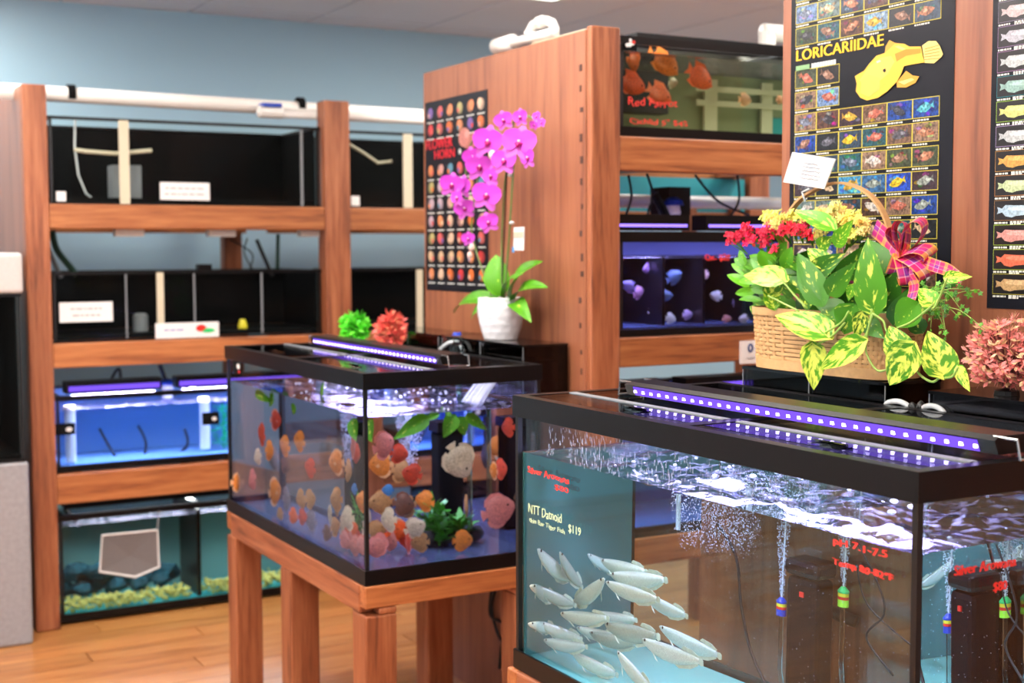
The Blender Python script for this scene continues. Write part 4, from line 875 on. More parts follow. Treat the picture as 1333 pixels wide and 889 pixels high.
PK_ = parrots(); TG = dict(x0=2.105, x1=3.35, y0=YC, y1=YC+.5, z0=1.768, z1=2.045)
for i, (px, py, L, xd, c, lb) in enumerate(((826, 81, 26, (.1, -.4, -1), (240, 110, 50), 'orange fish at the upper left of the top tank, pointing down'), (869, 83, 42, (.7, -.2, -.6), (250, 130, 50), 'large orange fish in the upper centre of the top tank'), (826, 110, 38, (.9, -.2, -.35), (245, 90, 50), 'orange-red fish at the left side of the top tank'),
        (861, 124, 36, (.8, -.3, -.45), (248, 110, 70), 'orange fish with pale belly above the red writing'), (914, 102, 40, (.85, -.1, -.5), (245, 95, 45), 'orange fish alone at the centre right of the top tank'), (878, 108, 18, (.3, -1, 0), (215, 190, 160), 'small pale fish beside the orange fish of the top tank'), (972, 130, 22, (1, .2, 0), (235, 170, 130), 'pale pink fish on the right of the top tank'), (1018, 130, 14, (1, 0, 0), (230, 160, 120), 'pale fish at the edge of the top tank beside the poster'))):
    P, q = under(px, py, 'y', TG, .07+.02*(i % 3) if i < 5 else .16); sz = L/F*(P-EYEP).length*1.05
    fish(PK_, 'orange_fish', lb, frame(P, xd, (.2, 0, 1), s=sz), c, tuple(min(255, v+20) for v in c), 'fish in the green-tinted top tank')
TH = dict(x0=2.105, x1=3.35, y0=YC, y1=YC+.5, z0=1.202, z1=1.5)
for i, (px, py, L, c) in enumerate(((818, 372, 22, (120, 100, 140)), (833, 380, 24, (170, 120, 140)), (853, 405, 18, (225, 215, 205)), (875, 415, 20, (230, 225, 200)), (897, 410, 18, (200, 170, 190)), (908, 398, 18, (215, 200, 200)), (918, 358, 16, (230, 190, 170)), (932, 385, 18, (235, 230, 215)), (948, 415, 14, (220, 150, 140)), (880, 360, 26, (90, 110, 140)), (960, 395, 18, (150, 140, 170)), (843, 350, 20, (150, 110, 150)), (868, 385, 22, (80, 100, 120)), (968, 415, 16, (210, 200, 190)))):
    P, q = under(px, py, 'y', TH, .06+.03*(i % 3)); sz = L/F*(P-EYEP).length
    fish(PK_, 'cichlid_fish', 'blurred %s fish in the violet-lit cabinet tank, %s' % (['mauve', 'dusky pink', 'cream white', 'pale yellow', 'pale pink', 'pale grey', 'peach', 'white', 'reddish', 'dark slate', 'greyish violet', 'plum', 'dark blue', 'ivory'][i], ['far left', 'second from left', 'low left', 'low centre', 'low right of centre', 'beside the centre divider', 'high right', 'middle right', 'low right', 'behind the centre', 'rightmost middle', 'upper left', 'centre left', 'lowest right'][i]), frame(P, (random.choice((-1, 1)), random.uniform(-.5, .5), random.uniform(-.8, .5)), s=sz), c, c, 'fish in the violet-lit cabinet tank')

# middle tank fittings
t = thing('internal_filter', 'black filter tower in the middle tank behind the large cream fish', 'filter', (1.66, 3.58, .63)); P1 = (1.70, 3.55)
mb = MB(); mb.box(P1[0]-.04, P1[0]+.04, P1[1]-.04, P1[1]+.04, .628, .93); o = mb.build('body', M['blackm'], t); bevel(o, .01); B('head', M['black'], t, P1[0]-.044, P1[0]+.044, P1[1]-.044, P1[1]+.044, .931, .96)
for i, (px, dp) in enumerate(((612, .22), (637, .22))):
    P, q = under(px, 600, 'y', T2, dp); mb = MB(); mb.tube([(P.x, P.y, .68), (P.x, P.y, 1.12)], .007, 10)
    o = tag(mb.build('lift_tube', M['tealclear']), ['clear vertical tube in the middle tank beside the cream fish', 'clear vertical tube in the middle tank nearest the right edge'][i], 'tube', 'clear lift tubes in the middle tank')
for i, (px, py, lb) in enumerate(((572, 640, 'green water plant at the foot of the filter in the middle tank'), (600, 665, 'green water plant low in the centre of the middle tank'), (463, 672, 'green water plant low behind the front corner of the middle tank'))):
    P, q = under(px, py, 'y' if px > 480 else 'x', T2, .28 if px > 480 else .3); o = tag(weedy('water_plant', None, P.x, P.y, .64, .74 if i != 1 else .70, .05, 90, (70, 150, 40), 20+i, .045), lb, 'plant', 'water plants in the middle tank')
for i in range(4):
    P, q = under([578, 598, 618, 560][i], [690, 685, 692, 700][i], 'y', T2, .3); mb = MB(); mb.ball((P.x, P.y, .65), .03, .026, .024, 9, 6)
    mb.v = [tuple(Vector(v)+Vector((mnoise.noise(Vector(v)*40), mnoise.noise(Vector(v)*40+Vector((9, 0, 0))), 0))*.008) for v in mb.v]
    o = tag(mb.build('river_stone', M['stone'], None, True), 'dark rounded stone on the bottom of the middle tank, ' + ['under the plants', 'centre right', 'rightmost', 'leftmost'][i], 'stone'); o.color = (*lin((60, 60, 60)), 1)
bubbles('bubbles', 'bubbles rising under the surface in the middle tank', 1.55, 3.45, .84, 1.02, .02, .05, 900, (.001, .0026))
mb = MB()
for k in range(120): x, y = rd.uniform(1.33, 1.78), rd.uniform(3.12, 4.1); mb.ball((x, y, WL2+.001), .004, .004, .003, 7, 4)
tag(mb.build('bubbles', M['bubble']), 'froth floating on the middle tank surface', 'bubbles', kind='stuff')
for i, (x, y) in enumerate(((1.62, 3.2), (1.76, 3.25))):   # inflow from the hang-on filters
    def sf(u, v, x=x, y=y, i=i): return Vector((1.79-.05*v-.05*v*v-(0 if i else .02), y+(u-.5)*(.09 if i else .03)*(1+.4*v), 1.125-.10*v*v+.0015*math.sin(u*30)))
    mb = MB()
    for q_ in range(4 if not i else 12): mb.tube([sf((q_+.5)/(4 if not i else 12), v_/8) for v_ in range(9)], .0022, 5)
    o = mb.build('water_fall', M['bubble'], None, True); tag(o, ['narrow stream of water pouring into the middle tank', 'broad sheet of water pouring from the filter into the middle tank'][i], 'water', kind='stuff')
decal(t2, 'logo_tag', M['blackm'], 0, 0, 0, 0, 0) if False else None
a = at(304, 468, X=1.3025); b = at(315, 488, X=1.3025); B('logo_tag', M['blackm'], t2, 1.3005, 1.3025, b.y, a.y, b.z, a.z)
mb = MB(); c = at(310, 477, X=1.2995); mb.ball(c, .0008, .016, .009); mb.build('emblem', M['white'], t2)
mb = MB(); c = at(311, 484, X=1.2995); mb.ball(c, .0008, .01, .005); mb.build('emblem', M['red'], t2)

# ================================================================== hang-on filter boxes
def hangbox(label, y0, y1, z0, z1, seed, x0=1.842, x1=1.988, top=True):
    t = thing('hang_on_filter', label, 'filter', ((x0+x1)/2, (y0+y1)/2, z0), 'smoked acrylic filter boxes behind the tanks'); g = .005
    for b in ((x0, x0+g, y0, y1), (x1-g, x1, y0, y1), (x0+g, x1-g, y0, y0+g), (x0+g, x1-g, y1-g, y1)): B('side_wall', M['smoke'], t, *b, z0, z1-.006)
    for yy in (y0-.001, y1-.001, (y0+y1)/2): B('joint_edge', M['grey'], t, x0-.001, x0, yy, yy+.002, z0, z1-.006)
    B('base', M['black'], t, x0+g, x1-g, y0+g, y1-g, z0, z0+.01)
    o = B('top_cover', M['acryl'], t, x0-.002, x1, y0-.002, y1+.002, z1-.006, z1)
    r = random.Random(seed); B('media_block', M['sponge'], t, x0+.02, x1-.02, y0+.02, y0+(y1-y0)*.35, z0+.02, z1-.05)
    mb = MB()
    for k in range(60): mb.ball((x0+.03+r.random()*.06, y0+(y1-y0)*(.45+.3*r.random()), z0+.06+r.random()*.05), .010, .012, .008, 6, 4)
    o = tag(mb.build('filter_media', M['stone'], t), 'pale ceramic media', kind='stuff'); o.color = (*lin((190, 180, 165)), 1)
    mb = MB(); mb.tube([(x0+.03, y1-.05, z0+.03), (x0+.03, y1-.05, z1-.012)], .013, 12); mb.build('lift_tube', M['clear'], t)
    return t
hangbox('smoked black filter box the flower basket stands on', 1.845, 2.265, 1.03, 1.197, 1)
hangbox('smoked black filter box under the pink plastic plant at the right edge', 1.28, 1.735, 1.03, 1.192, 2)
hangbox('black filter box under the orchid pot', 3.225, 3.735, 1.03, 1.184, 3)
hangbox('black filter box on the far side of the orchid, behind the pink plant', 3.76, 4.22, 1.03, 1.184, 4)
for i, (a, b) in enumerate(((1150, 1188), (1197, 1232))):
    p = at(a, 530, X=1.838); q = at(b, 534, X=1.838); m_ = (p+q)/2; r_ = abs(p.y-q.y)/2
    cord(['white tubing arch behind the foreground tank lid, left one', 'white tubing arch behind the foreground tank lid, right one'][i], [(1.838, p.y, 1.10), (1.838, p.y-r_*.1, 1.15), (1.838, m_.y+r_*.4, 1.163), (1.838, m_.y-r_*.4, 1.163), (1.838, q.y+r_*.1, 1.148), (1.838, q.y, 1.10)], .0055, 'tubew', 'white tubing behind the tanks', 'air_hose')
cord('black cord ends between the tubing and the right filter box', [(1.838, 1.79, 1.10), (1.838, 1.775, 1.16), (1.838, 1.76, 1.15), (1.838, 1.75, 1.165), (1.838, 1.742, 1.10)], .006)
cord('white tubing loop beside the filter box of the middle tank', [at(573, 455, X=1.83), at(585, 446, X=1.83), at(598, 447, X=1.83), at(603, 458, X=1.83)], .006, 'tubew', 'white tubing behind the tanks', 'air_hose')
p = at(595, 450, X=1.8); t = thing('water_pump', 'small clear and white pump head beside the middle tank light', 'pump', p); mb = MB(); mb.lathe([(.02, -.03), (.022, 0), (.012, .012), (.012, .03)], p, 12); mb.build('body', M['clear'], t); mb = MB(); mb.lathe([(.014, .031), (.012, .04)], p, 12); mb.build('cap', M['blue'], t)
for i, pts in enumerate(([(648, 760), (640, 790), (648, 825), (662, 850), (668, 885)], [(662, 758), (655, 775), (668, 800), (655, 830), (650, 870)], [(640, 765), (638, 800), (655, 812), (672, 840)])):
    cord(['black cord hanging under the middle tank, leftmost loop', 'black cord hanging under the middle tank, centre strand', 'black cord hanging under the middle tank, right strand'][i], [at(*q, X=1.99) for q in pts], .005)

# ================================================================== leaves
def leaf(base, tip, w, n=None, fold=.25, curl=.2, heart=True, sag=0):
    base, tip = Vector(base), Vector(tip); L = tip-base; l = L.length; d = L.normalized()
    n = Vector(n) if n is not None else (EYEP-base).normalized(); n = (n-d*n.dot(d)).normalized(); s_ = d.cross(n)
    def fn(u, v):
        x = (u-.5)*2
        if heart: wd = (math.sin(math.pi*min(1, v**.62))**.8 if v > 0 else 0)*(1-.25*v); wd = max(wd, .02 if v < .99 else 0)
        else: wd = math.sin(math.pi*v**.8)**.7 if 0 < v < 1 else .05
        off = -.13*l*abs(x)**1.5*(1-v)**3*(1 if heart else 0)
        return base+d*(l*v*(.94+.06*v)+off)+s_*(x*w/2*wd)+n*(fold*w*.5*abs(x)*wd-curl*l*(v-.5)**2+curl*l*.25*0)-Vector((0, 0, sag*l*v*v))
    mb = MB(); mb.grid(fn, 6, 9); return mb
def leafpx(t, b, tp, wpx, X, amt, br, nrm=None, fold=.22, curl=.25, dx=0, nm='leaf', heart=True):
    P = at(*b, X=X); Q = at(*tp, X=X-dx); w = wpx*pxm(P)*1.05
    nn = Vector(nrm) if nrm else (EYEP-P).normalized()+Vector((random.uniform(-.35, .35), random.uniform(-.35, .35), random.uniform(0, .5)))
    o = leaf(P, Q, w, nn, fold, curl, heart).build(nm, M['leaf'], t, True); o.color = (amt, br, 0, 1); return o
# ---- basket ----
BC = Vector((1.905, 2.052, 1.199)); HY, HX = .190, .070
def bp(t_, z, s=1, off=0):              # rounded rectangle outline
    a = t_*2*math.pi; c, s2 = math.cos(a), math.sin(a); e = 2/4.5
    x = math.copysign(abs(c)**e, c); y = math.copysign(abs(s2)**e, s2); fl_ = 1+.06*(z/.128)
    return Vector((BC.x+x*(HX*fl_*s+off), BC.y+y*(HY*fl_*s+off), BC.z+z))
bk = thing('flower_basket', 'woven splint basket with arched handle on the filter box behind the foreground tank', 'basket', BC)
rows = 11; nseg = 120
mb = MB()
for r_ in range(rows):
    z0 = .021+.0088*r_; z1 = z0+.0074
    def o_(k): return .0026*math.cos(math.pi*(k/2.5+(r_ % 2)))
    vs = []
    for k in range(nseg):
        for z, s_ in ((z0, 0), ((z0+z1)/2, .0007), (z1, 0)): vs.append(bp(k/nseg, z, 1, o_(k)+s_))
    mb.add(vs, [(3*k+j, (3*k+3+j) % (3*nseg), (3*k+4+j) % (3*nseg), 3*k+1+j) for k in range(nseg) for j in (0, 1)])
tag(mb.build('woven_splints', M['wicker'], bk, True), kind='stuff')
mb = MB()
for k in range(48):
    p0 = bp(k/48, .001, 1, -.0012); p1 = bp(k/48, .12, 1, -.0012); t_ = (bp(k/48+.01, .06)-bp(k/48-.01, .06)).normalized(); nn = t_.cross(Vector((0, 0, 1)))
    mb.obox((p0+p1)/2, t_*.004, nn*.0006, (p1-p0)/2)
tag(mb.build('stakes', M['wicker'], bk), kind='stuff')
for nm_, z0, z1, of in (('base_band', 0, .021, .003), ('rim_band', .112, .128, .004)):
    mb = MB(); vs = []
    for k in range(nseg):
        for z, o2 in ((z0, of-.003), (z0, of), (z1, of), (z1, of-.003)): vs.append(bp(k/nseg, z, 1, o2))
    mb.add(vs, [(4*k+j, (4*k+4+j) % (4*nseg), (4*k+4+(j+1) % 4) % (4*nseg), 4*k+(j+1) % 4) for k in range(nseg) for j in range(4)]); mb.build(nm_, M['wicker'], bk)
mb = MB(); v = [bp(k/60, z_, .955) for z_ in (.004, .12) for k in range(60)]; mb.add(v, [(k, (k+1) % 60, (k+1) % 60+60, k+60) for k in range(60)]); mb.build('liner', plain('basket_liner', (96, 60, 34), .8), bk)
mb = MB(); v = [bp(k/60, .09, .95) for k in range(60)]; mb.add(v, [tuple(range(60))]); mb.build('soil', M['soil'], bk)
mb = MB(); v = [bp(k/60, .004, .98) for k in range(60)]; mb.add(v, [tuple(range(60))]); mb.build('bottom', M['wicker'], bk)
hp = [(1026, 390), (1017, 330), (1022, 290), (1040, 262), (1064, 246), (1090, 238), (1115, 243), (1135, 256), (1150, 277), (1160, 305), (1165, 335), (1166, 400)]
H3 = [at(*q, X=1.897) for q in hp]
def spl(P, k=6):
    out = []
    for i in range(len(P)-1):
        p0 = P[max(i-1, 0)]; p1 = P[i]; p2 = P[i+1]; p3 = P[min(i+2, len(P)-1)]
        for j in range(k): t_ = j/k; out.append(.5*((2*p1)+(p2-p0)*t_+(2*p0-5*p1+4*p2-p3)*t_*t_+(3*p1-p0-3*p2+p3)*t_**3))
    return out+[P[-1]]
def ribbon(mb, pts, w, wdir, th=.0):     # strip along pts, width along wdir (per point or constant)
    n = len(pts); vs = []; uv = []
    L = 0
    for i, p in enumerate(pts):
        if i: L += (pts[i]-pts[i-1]).length
        wd = wdir[i] if isinstance(wdir, list) else Vector(wdir)
        vs += [p-wd*w/2, p+wd*w/2]; uv += [(0, L/w), (1, L/w)]
    mb.add(vs, [(2*i, 2*i+1, 2*i+3, 2*i+2) for i in range(n-1)], uv); return mb
S3 = spl(H3)
mb = MB(); n = len(S3); vs = []
for i, p in enumerate(S3):
    d = (S3[min(i+1, n-1)]-S3[max(i-1, 0)]).normalized(); nn = Vector((1, 0, 0)).cross(d).normalized()
    vs += [p+Vector((-.007, 0, 0))+nn*.0022, p+Vector((.007, 0, 0))+nn*.0022, p+Vector((.007, 0, 0))-nn*.0022, p+Vector((-.007, 0, 0))-nn*.0022]
mb.add(vs, [(4*i+j, 4*i+(j+1) % 4, 4*i+4+(j+1) % 4, 4*i+4+j) for i in range(n-1) for j in range(4)]+[(0, 3, 2, 1), (4*n-4, 4*n-3, 4*n-2, 4*n-1)])
mb.build('handle', M['wicker'], bk)
# ---- plaid bow, tied on the handle ----
m, nt, b, o = newmat('plaid_ribbon'); uv = nd(nt, 'ShaderNodeUVMap'); uv.uv_map = 'uv'; sx = nd(nt, 'ShaderNodeSeparateXYZ'); nt.links.new(uv.outputs[0], sx.inputs[0])
stops = [(0, (240, 190, 70)), (.1, (225, 40, 110)), (.3, (235, 60, 130)), (.38, (250, 200, 90)), (.42, (150, 50, 150)), (.6, (90, 50, 160)), (.64, (245, 190, 210)), (.68, (225, 35, 100)), (.9, (200, 40, 110)), (.93, (240, 190, 70))]
def band(sock, sc):
    mu = nd(nt, 'ShaderNodeMath', operation='MULTIPLY'); mu.inputs[1].default_value = sc; nt.links.new(sock, mu.inputs[0]); fr = nd(nt, 'ShaderNodeMath', operation='FRACT'); nt.links.new(mu.outputs[0], fr.inputs[0])
    r = ramp(nt, stops); r.color_ramp.interpolation = 'CONSTANT'; nt.links.new(fr.outputs[0], r.inputs[0]); return r
r1 = band(sx.outputs[0], .999); r2_ = band(sx.outputs[1], .55); mx = nd(nt, 'ShaderNodeMixRGB'); mx.inputs[0].default_value = .5
nt.links.new(r1.outputs[0], mx.inputs[1]); nt.links.new(r2_.outputs[0], mx.inputs[2]); nt.links.new(mx.outputs[0], b.inputs['Base Color']); b.inputs['Roughness'].default_value = .4; M['bow'] = m
bow = thing('ribbon_bow', 'pink, purple and yellow plaid ribbon bow tied to the right side of the basket handle', 'bow', at(1183, 330, X=1.86))
XB = 1.862; cB = Vector(at(1182, 332, X=XB)); k_ = pxm(cB)
ryt = Vector((-.10, -.95, 0)).normalized()
def loop(a, ln, wd, w=.040, depth=.012, open_=.6):
    """ribbon loop leaving the knot in direction a (degrees in the wall plane), ln long, opening wd wide"""
    d = Vector((0, -math.cos(R(a)), math.sin(R(a)))); s_ = Vector((-.55, .6*math.sin(R(a)), .6*math.cos(R(a)))).normalized(); s_ = (s_-d*s_.dot(d)).normalized(); wv = d.cross(s_).normalized()
    wv = (wv+Vector((-.5, 0, 0))).normalized(); pts = []
    for i in range(19):
        t_ = i/18*math.pi*2; pts.append(cB+d*(ln*(1-math.cos(t_))/2)+s_*(wd*math.sin(t_)*(.35+.65*(1-math.cos(t_))/2))+Vector((-depth, 0, 0)))
    mb = MB(); ribbon(mb, pts, w, wv); o = mb.build('loop', M['bow'], bow, True); return o
for a, ln, wd in ((98, .064, .017), (58, .076, .022), (122, .055, .016), (4, .066, .018), (-30, .072, .022), (-72, .056, .02), (-115, .042, .014)): loop(a, ln, wd)
def tail(p, w=.03, lean=(0, 0, 0)):
    pts = spl([at(x, y, X=XB-dx) for x, y, dx in p], 5); wv = Vector((0, 0, 0)); dd = (pts[-1]-pts[0]).normalized(); wv = dd.cross(Vector((-1, 0, 0))).normalized()
    mb = MB(); ribbon(mb, pts, w, wv); mb.build('tail', M['bow'], bow, True)
tail([(1180, 330, .01), (1165, 322, .008), (1152, 308, .004), (1138, 296, 0)], .036); tail([(1184, 338, .01), (1182, 355, .02), (1190, 372, .018), (1184, 395, .024)], .026); tail([(1190, 335, .01), (1215, 345, .02), (1235, 352, .02), (1252, 366, .016)], .024)
mb = MB(); mb.ball(cB+Vector((-.014, 0, 0)), .010, .014, .014, 10, 7); mb.uv = {i: (.2+.02*(i % 7), .4*(i % 3)) for i in range(len(mb.v))}; mb.build('knot', M['bow'], bow, True)
# ---- gift card on a pick ----
gc = thing('gift_card', 'white handwritten gift card on a clear pick above the basket handle', 'card', at(1050, 330, X=1.875))
q = [at(1032, 198, X=1.880), at(1088, 207, X=1.866), at(1073, 246, X=1.866), at(1020, 237, X=1.880)]
nn = (q[1]-q[0]).cross(q[3]-q[0]).normalized()*.0012; mb = MB(); mb.add([v-nn for v in q]+[v+nn for v in q], [(0, 1, 2, 3), (7, 6, 5, 4), (0, 4, 5, 1), (1, 5, 6, 2), (2, 6, 7, 3), (3, 7, 4, 0)]); mb.build('card', M['white'], gc)
mb = MB(); nf = -nn.normalized() if nn.x > 0 else nn.normalized(); rr = random.Random(3)
for k in range(5):
    f = .28+.12*k; a, b = .36, .84
    def cp(u): return q[0].lerp(q[1], u).lerp(q[3].lerp(q[2], u), f)+nf*.0016
    pts = [cp(a+(b-a)*i/22)+Vector((0, 0, rr.uniform(-.0014, .0014))) for i in range(int(23*rr.uniform(.6, 1)))]; mb.tube(pts, .0008, 4)
mb.build('handwriting', M['ink'], gc)
mb = MB(); mb.tube([at(1047, 300, X=1.875), at(1048, 244, X=1.875)], .0022, 6); mb.build('pick', M['clear'], gc); mb = MB(); mb.tube([at(1048, 262, X=1.875), at(1044, 250, X=1.875), at(1053, 246, X=1.872)], .002, 6); mb.build('clip', M['tubew'], gc)
# ---- pothos ----
po = thing('pothos_plant', 'variegated trailing pothos filling the flower basket', 'plant', (1.88, 2.05, 1.29))
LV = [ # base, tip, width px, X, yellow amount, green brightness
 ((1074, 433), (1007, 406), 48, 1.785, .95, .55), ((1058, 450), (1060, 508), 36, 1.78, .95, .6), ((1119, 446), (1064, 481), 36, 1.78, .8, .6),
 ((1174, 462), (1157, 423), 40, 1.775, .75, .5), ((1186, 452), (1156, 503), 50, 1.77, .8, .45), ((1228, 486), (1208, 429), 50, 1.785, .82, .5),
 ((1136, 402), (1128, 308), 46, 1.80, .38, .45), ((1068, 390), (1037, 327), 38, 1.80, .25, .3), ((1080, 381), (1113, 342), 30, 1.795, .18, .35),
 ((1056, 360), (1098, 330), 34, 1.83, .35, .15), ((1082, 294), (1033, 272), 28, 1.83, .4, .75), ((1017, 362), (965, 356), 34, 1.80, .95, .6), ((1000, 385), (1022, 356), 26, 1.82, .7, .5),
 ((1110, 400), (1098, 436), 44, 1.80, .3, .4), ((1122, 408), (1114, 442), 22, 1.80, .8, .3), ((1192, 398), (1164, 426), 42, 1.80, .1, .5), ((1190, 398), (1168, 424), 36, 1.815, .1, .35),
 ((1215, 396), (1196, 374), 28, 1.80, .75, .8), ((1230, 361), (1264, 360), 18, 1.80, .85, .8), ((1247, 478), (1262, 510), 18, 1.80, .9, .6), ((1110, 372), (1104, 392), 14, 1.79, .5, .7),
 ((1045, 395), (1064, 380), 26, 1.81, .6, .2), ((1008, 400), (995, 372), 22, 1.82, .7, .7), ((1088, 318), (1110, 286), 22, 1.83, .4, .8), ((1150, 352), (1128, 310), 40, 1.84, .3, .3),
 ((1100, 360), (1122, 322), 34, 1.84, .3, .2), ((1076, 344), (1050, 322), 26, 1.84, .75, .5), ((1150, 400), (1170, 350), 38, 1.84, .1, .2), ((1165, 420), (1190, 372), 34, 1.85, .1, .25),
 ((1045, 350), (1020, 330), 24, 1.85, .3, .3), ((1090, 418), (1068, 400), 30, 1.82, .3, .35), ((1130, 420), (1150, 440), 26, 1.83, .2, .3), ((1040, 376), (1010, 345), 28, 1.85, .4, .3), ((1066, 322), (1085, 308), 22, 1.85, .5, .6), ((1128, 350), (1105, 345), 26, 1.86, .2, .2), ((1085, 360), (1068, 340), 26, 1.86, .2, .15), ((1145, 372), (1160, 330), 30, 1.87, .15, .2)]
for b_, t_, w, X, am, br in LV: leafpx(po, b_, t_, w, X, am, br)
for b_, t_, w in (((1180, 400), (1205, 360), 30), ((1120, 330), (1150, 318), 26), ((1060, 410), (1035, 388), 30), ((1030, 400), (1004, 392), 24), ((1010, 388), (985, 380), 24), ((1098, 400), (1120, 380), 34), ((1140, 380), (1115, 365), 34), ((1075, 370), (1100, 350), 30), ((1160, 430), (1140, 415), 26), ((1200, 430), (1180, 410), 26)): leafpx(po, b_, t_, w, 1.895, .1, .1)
rl_ = random.Random(31)
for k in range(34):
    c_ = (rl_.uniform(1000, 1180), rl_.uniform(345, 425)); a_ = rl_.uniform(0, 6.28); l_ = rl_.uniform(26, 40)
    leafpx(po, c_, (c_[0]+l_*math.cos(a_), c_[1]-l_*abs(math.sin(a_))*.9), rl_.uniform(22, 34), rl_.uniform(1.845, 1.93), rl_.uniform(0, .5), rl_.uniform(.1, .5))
def stem(t, pts, X, r=.0022): 
    mb = MB(); mb.tube(spl([at(x, y, X=X+(.0 if len(q_) == 2 else q_[2])) for q_ in pts for x, y in [q_[:2]]], 4), r, 6); return mb.build('stem', M['stem'], t, True)
for pts in ([(1120, 446), (1130, 430), (1135, 402)], [(1074, 433), (1095, 420), (1105, 405)], [(1058, 450), (1080, 440), (1100, 420)], [(1136, 408), (1128, 440), (1128, 460), (1142, 482), (1160, 478), (1174, 462)], [(1136, 408), (1150, 418), (1155, 432), (1175, 450)], [(1228, 486), (1215, 497), (1200, 490), (1192, 480)], [(1247, 478), (1240, 490), (1228, 492)], [(1215, 402), (1222, 390), (1233, 362)], [(1168, 427), (1185, 420), (1205, 405), (1215, 396)], [(1016, 362), (1035, 385), (1050, 400)], [(1000, 385), (1020, 395), (1040, 405)]):
    stem(po, pts, 1.79)
# ---- kalanchoes ----
rk_ = random.Random(9)
def kal(name, label, pts, col, X, floret, nper, core):
    t = thing(name, label, 'flower', at(*pts[0][:2], X=X))
    for (px, py, r) in pts:
        P = at(px, py, X=X+rk_.uniform(-.02, .02)); mb = MB(); k = pxm(P)
        for j in range(nper):
            c = P+Vector((rk_.uniform(-1, .3)*r*k, rk_.uniform(-1, 1)*r*k, rk_.uniform(-.7, .7)*r*k)); f = Vector((-1, rk_.uniform(-.6, .6), rk_.uniform(-.1, 1))).normalized(); a = f.orthogonal().normalized(); b = f.cross(a); s_ = floret*k
            for p_ in range(4):
                d = a*math.cos(p_*math.pi/2)+b*math.sin(p_*math.pi/2); e = b*math.cos(p_*math.pi/2)-a*math.sin(p_*math.pi/2)
                mb.add([c, c+d*s_*.6+e*s_*.35+f*s_*.25, c+d*s_+f*s_*.15, c+d*s_*.6-e*s_*.35+f*s_*.25], [(0, 1, 2, 3)])
        o = mb.build('flower_cluster', M['flower'], t); o.color = (*lin(tuple(min(255, max(0, v+rk_.randint(-14, 14))) for v in col)), 1)
        mb = MB()
        for j in range(7):
            c = P+Vector((rk_.uniform(-.2, .6)*r*k, rk_.uniform(-.8, .8)*r*k, -rk_.uniform(.2, .8)*r*k)); mb.tube([c, c.lerp(at(px+(1075-px)*.15, py+r*2.2, X=X+.03), 1)], .0011, 4)
        o = mb.build('flower_stalks', M['leaf'], t); o.color = (.2, .95, 0, 1)
    return t
kr = kal('kalanchoe_plant', 'red flowering kalanchoe at the left side of the flower basket', [(955, 311, 9), (975, 298, 9), (968, 305, 8), (982, 311, 9), (998, 315, 8), (1006, 298, 9), (1014, 304, 8), (1031, 295, 9), (1040, 299, 8), (1047, 297, 8), (1011, 324, 5), (995, 302, 7), (1022, 300, 8), (1055, 305, 7)], (214, 20, 62), 1.86, 5.5, 15, None)
ky = kal('kalanchoe_plant', 'pale yellow flowering kalanchoe along the back of the flower basket', [(1006, 286, 8), (1018, 281, 9), (1024, 287, 8), (1036, 280, 8), (1082, 277, 9), (1093, 281, 9), (1100, 286, 8), (1113, 281, 8), (1121, 293, 9), (1070, 303, 8), (1112, 304, 8), (1103, 313, 8), (1087, 291, 9), (1128, 290, 7), (1125, 300, 7), (1062, 282, 8), (1048, 283, 8), (1075, 290, 8), (1105, 296, 8), (1000, 281, 8), (1012, 292, 7), (1097, 275, 9), (1118, 287, 9), (1088, 270, 8), (1068, 277, 8)], (246, 228, 124), 1.865, 5.2, 20, None)
for b_, t_, w in (((1000, 350), (990, 325), 22), ((990, 352), (966, 338), 16), ((985, 360), (950, 342), 14), ((975, 372), (946, 355), 16), ((985, 378), (955, 382), 12), ((990, 390), (960, 388), 10), ((1000, 345), (975, 330), 14), ((995, 340), (1015, 330), 14), ((1010, 345), (1000, 320), 14), ((990, 365), (960, 365), 14), ((1010, 360), (985, 348), 20), ((1020, 350), (1030, 322), 18), ((975, 350), (955, 335), 12), ((1000, 378), (975, 372), 16), ((1010, 335), (1024, 315), 14), ((1005, 390), (978, 392), 14), ((970, 345), (962, 325), 10)):
    leafpx(kr, b_, t_, w, 1.855+random.uniform(-.02, .03), .05, random.uniform(.5, .95), heart=False)
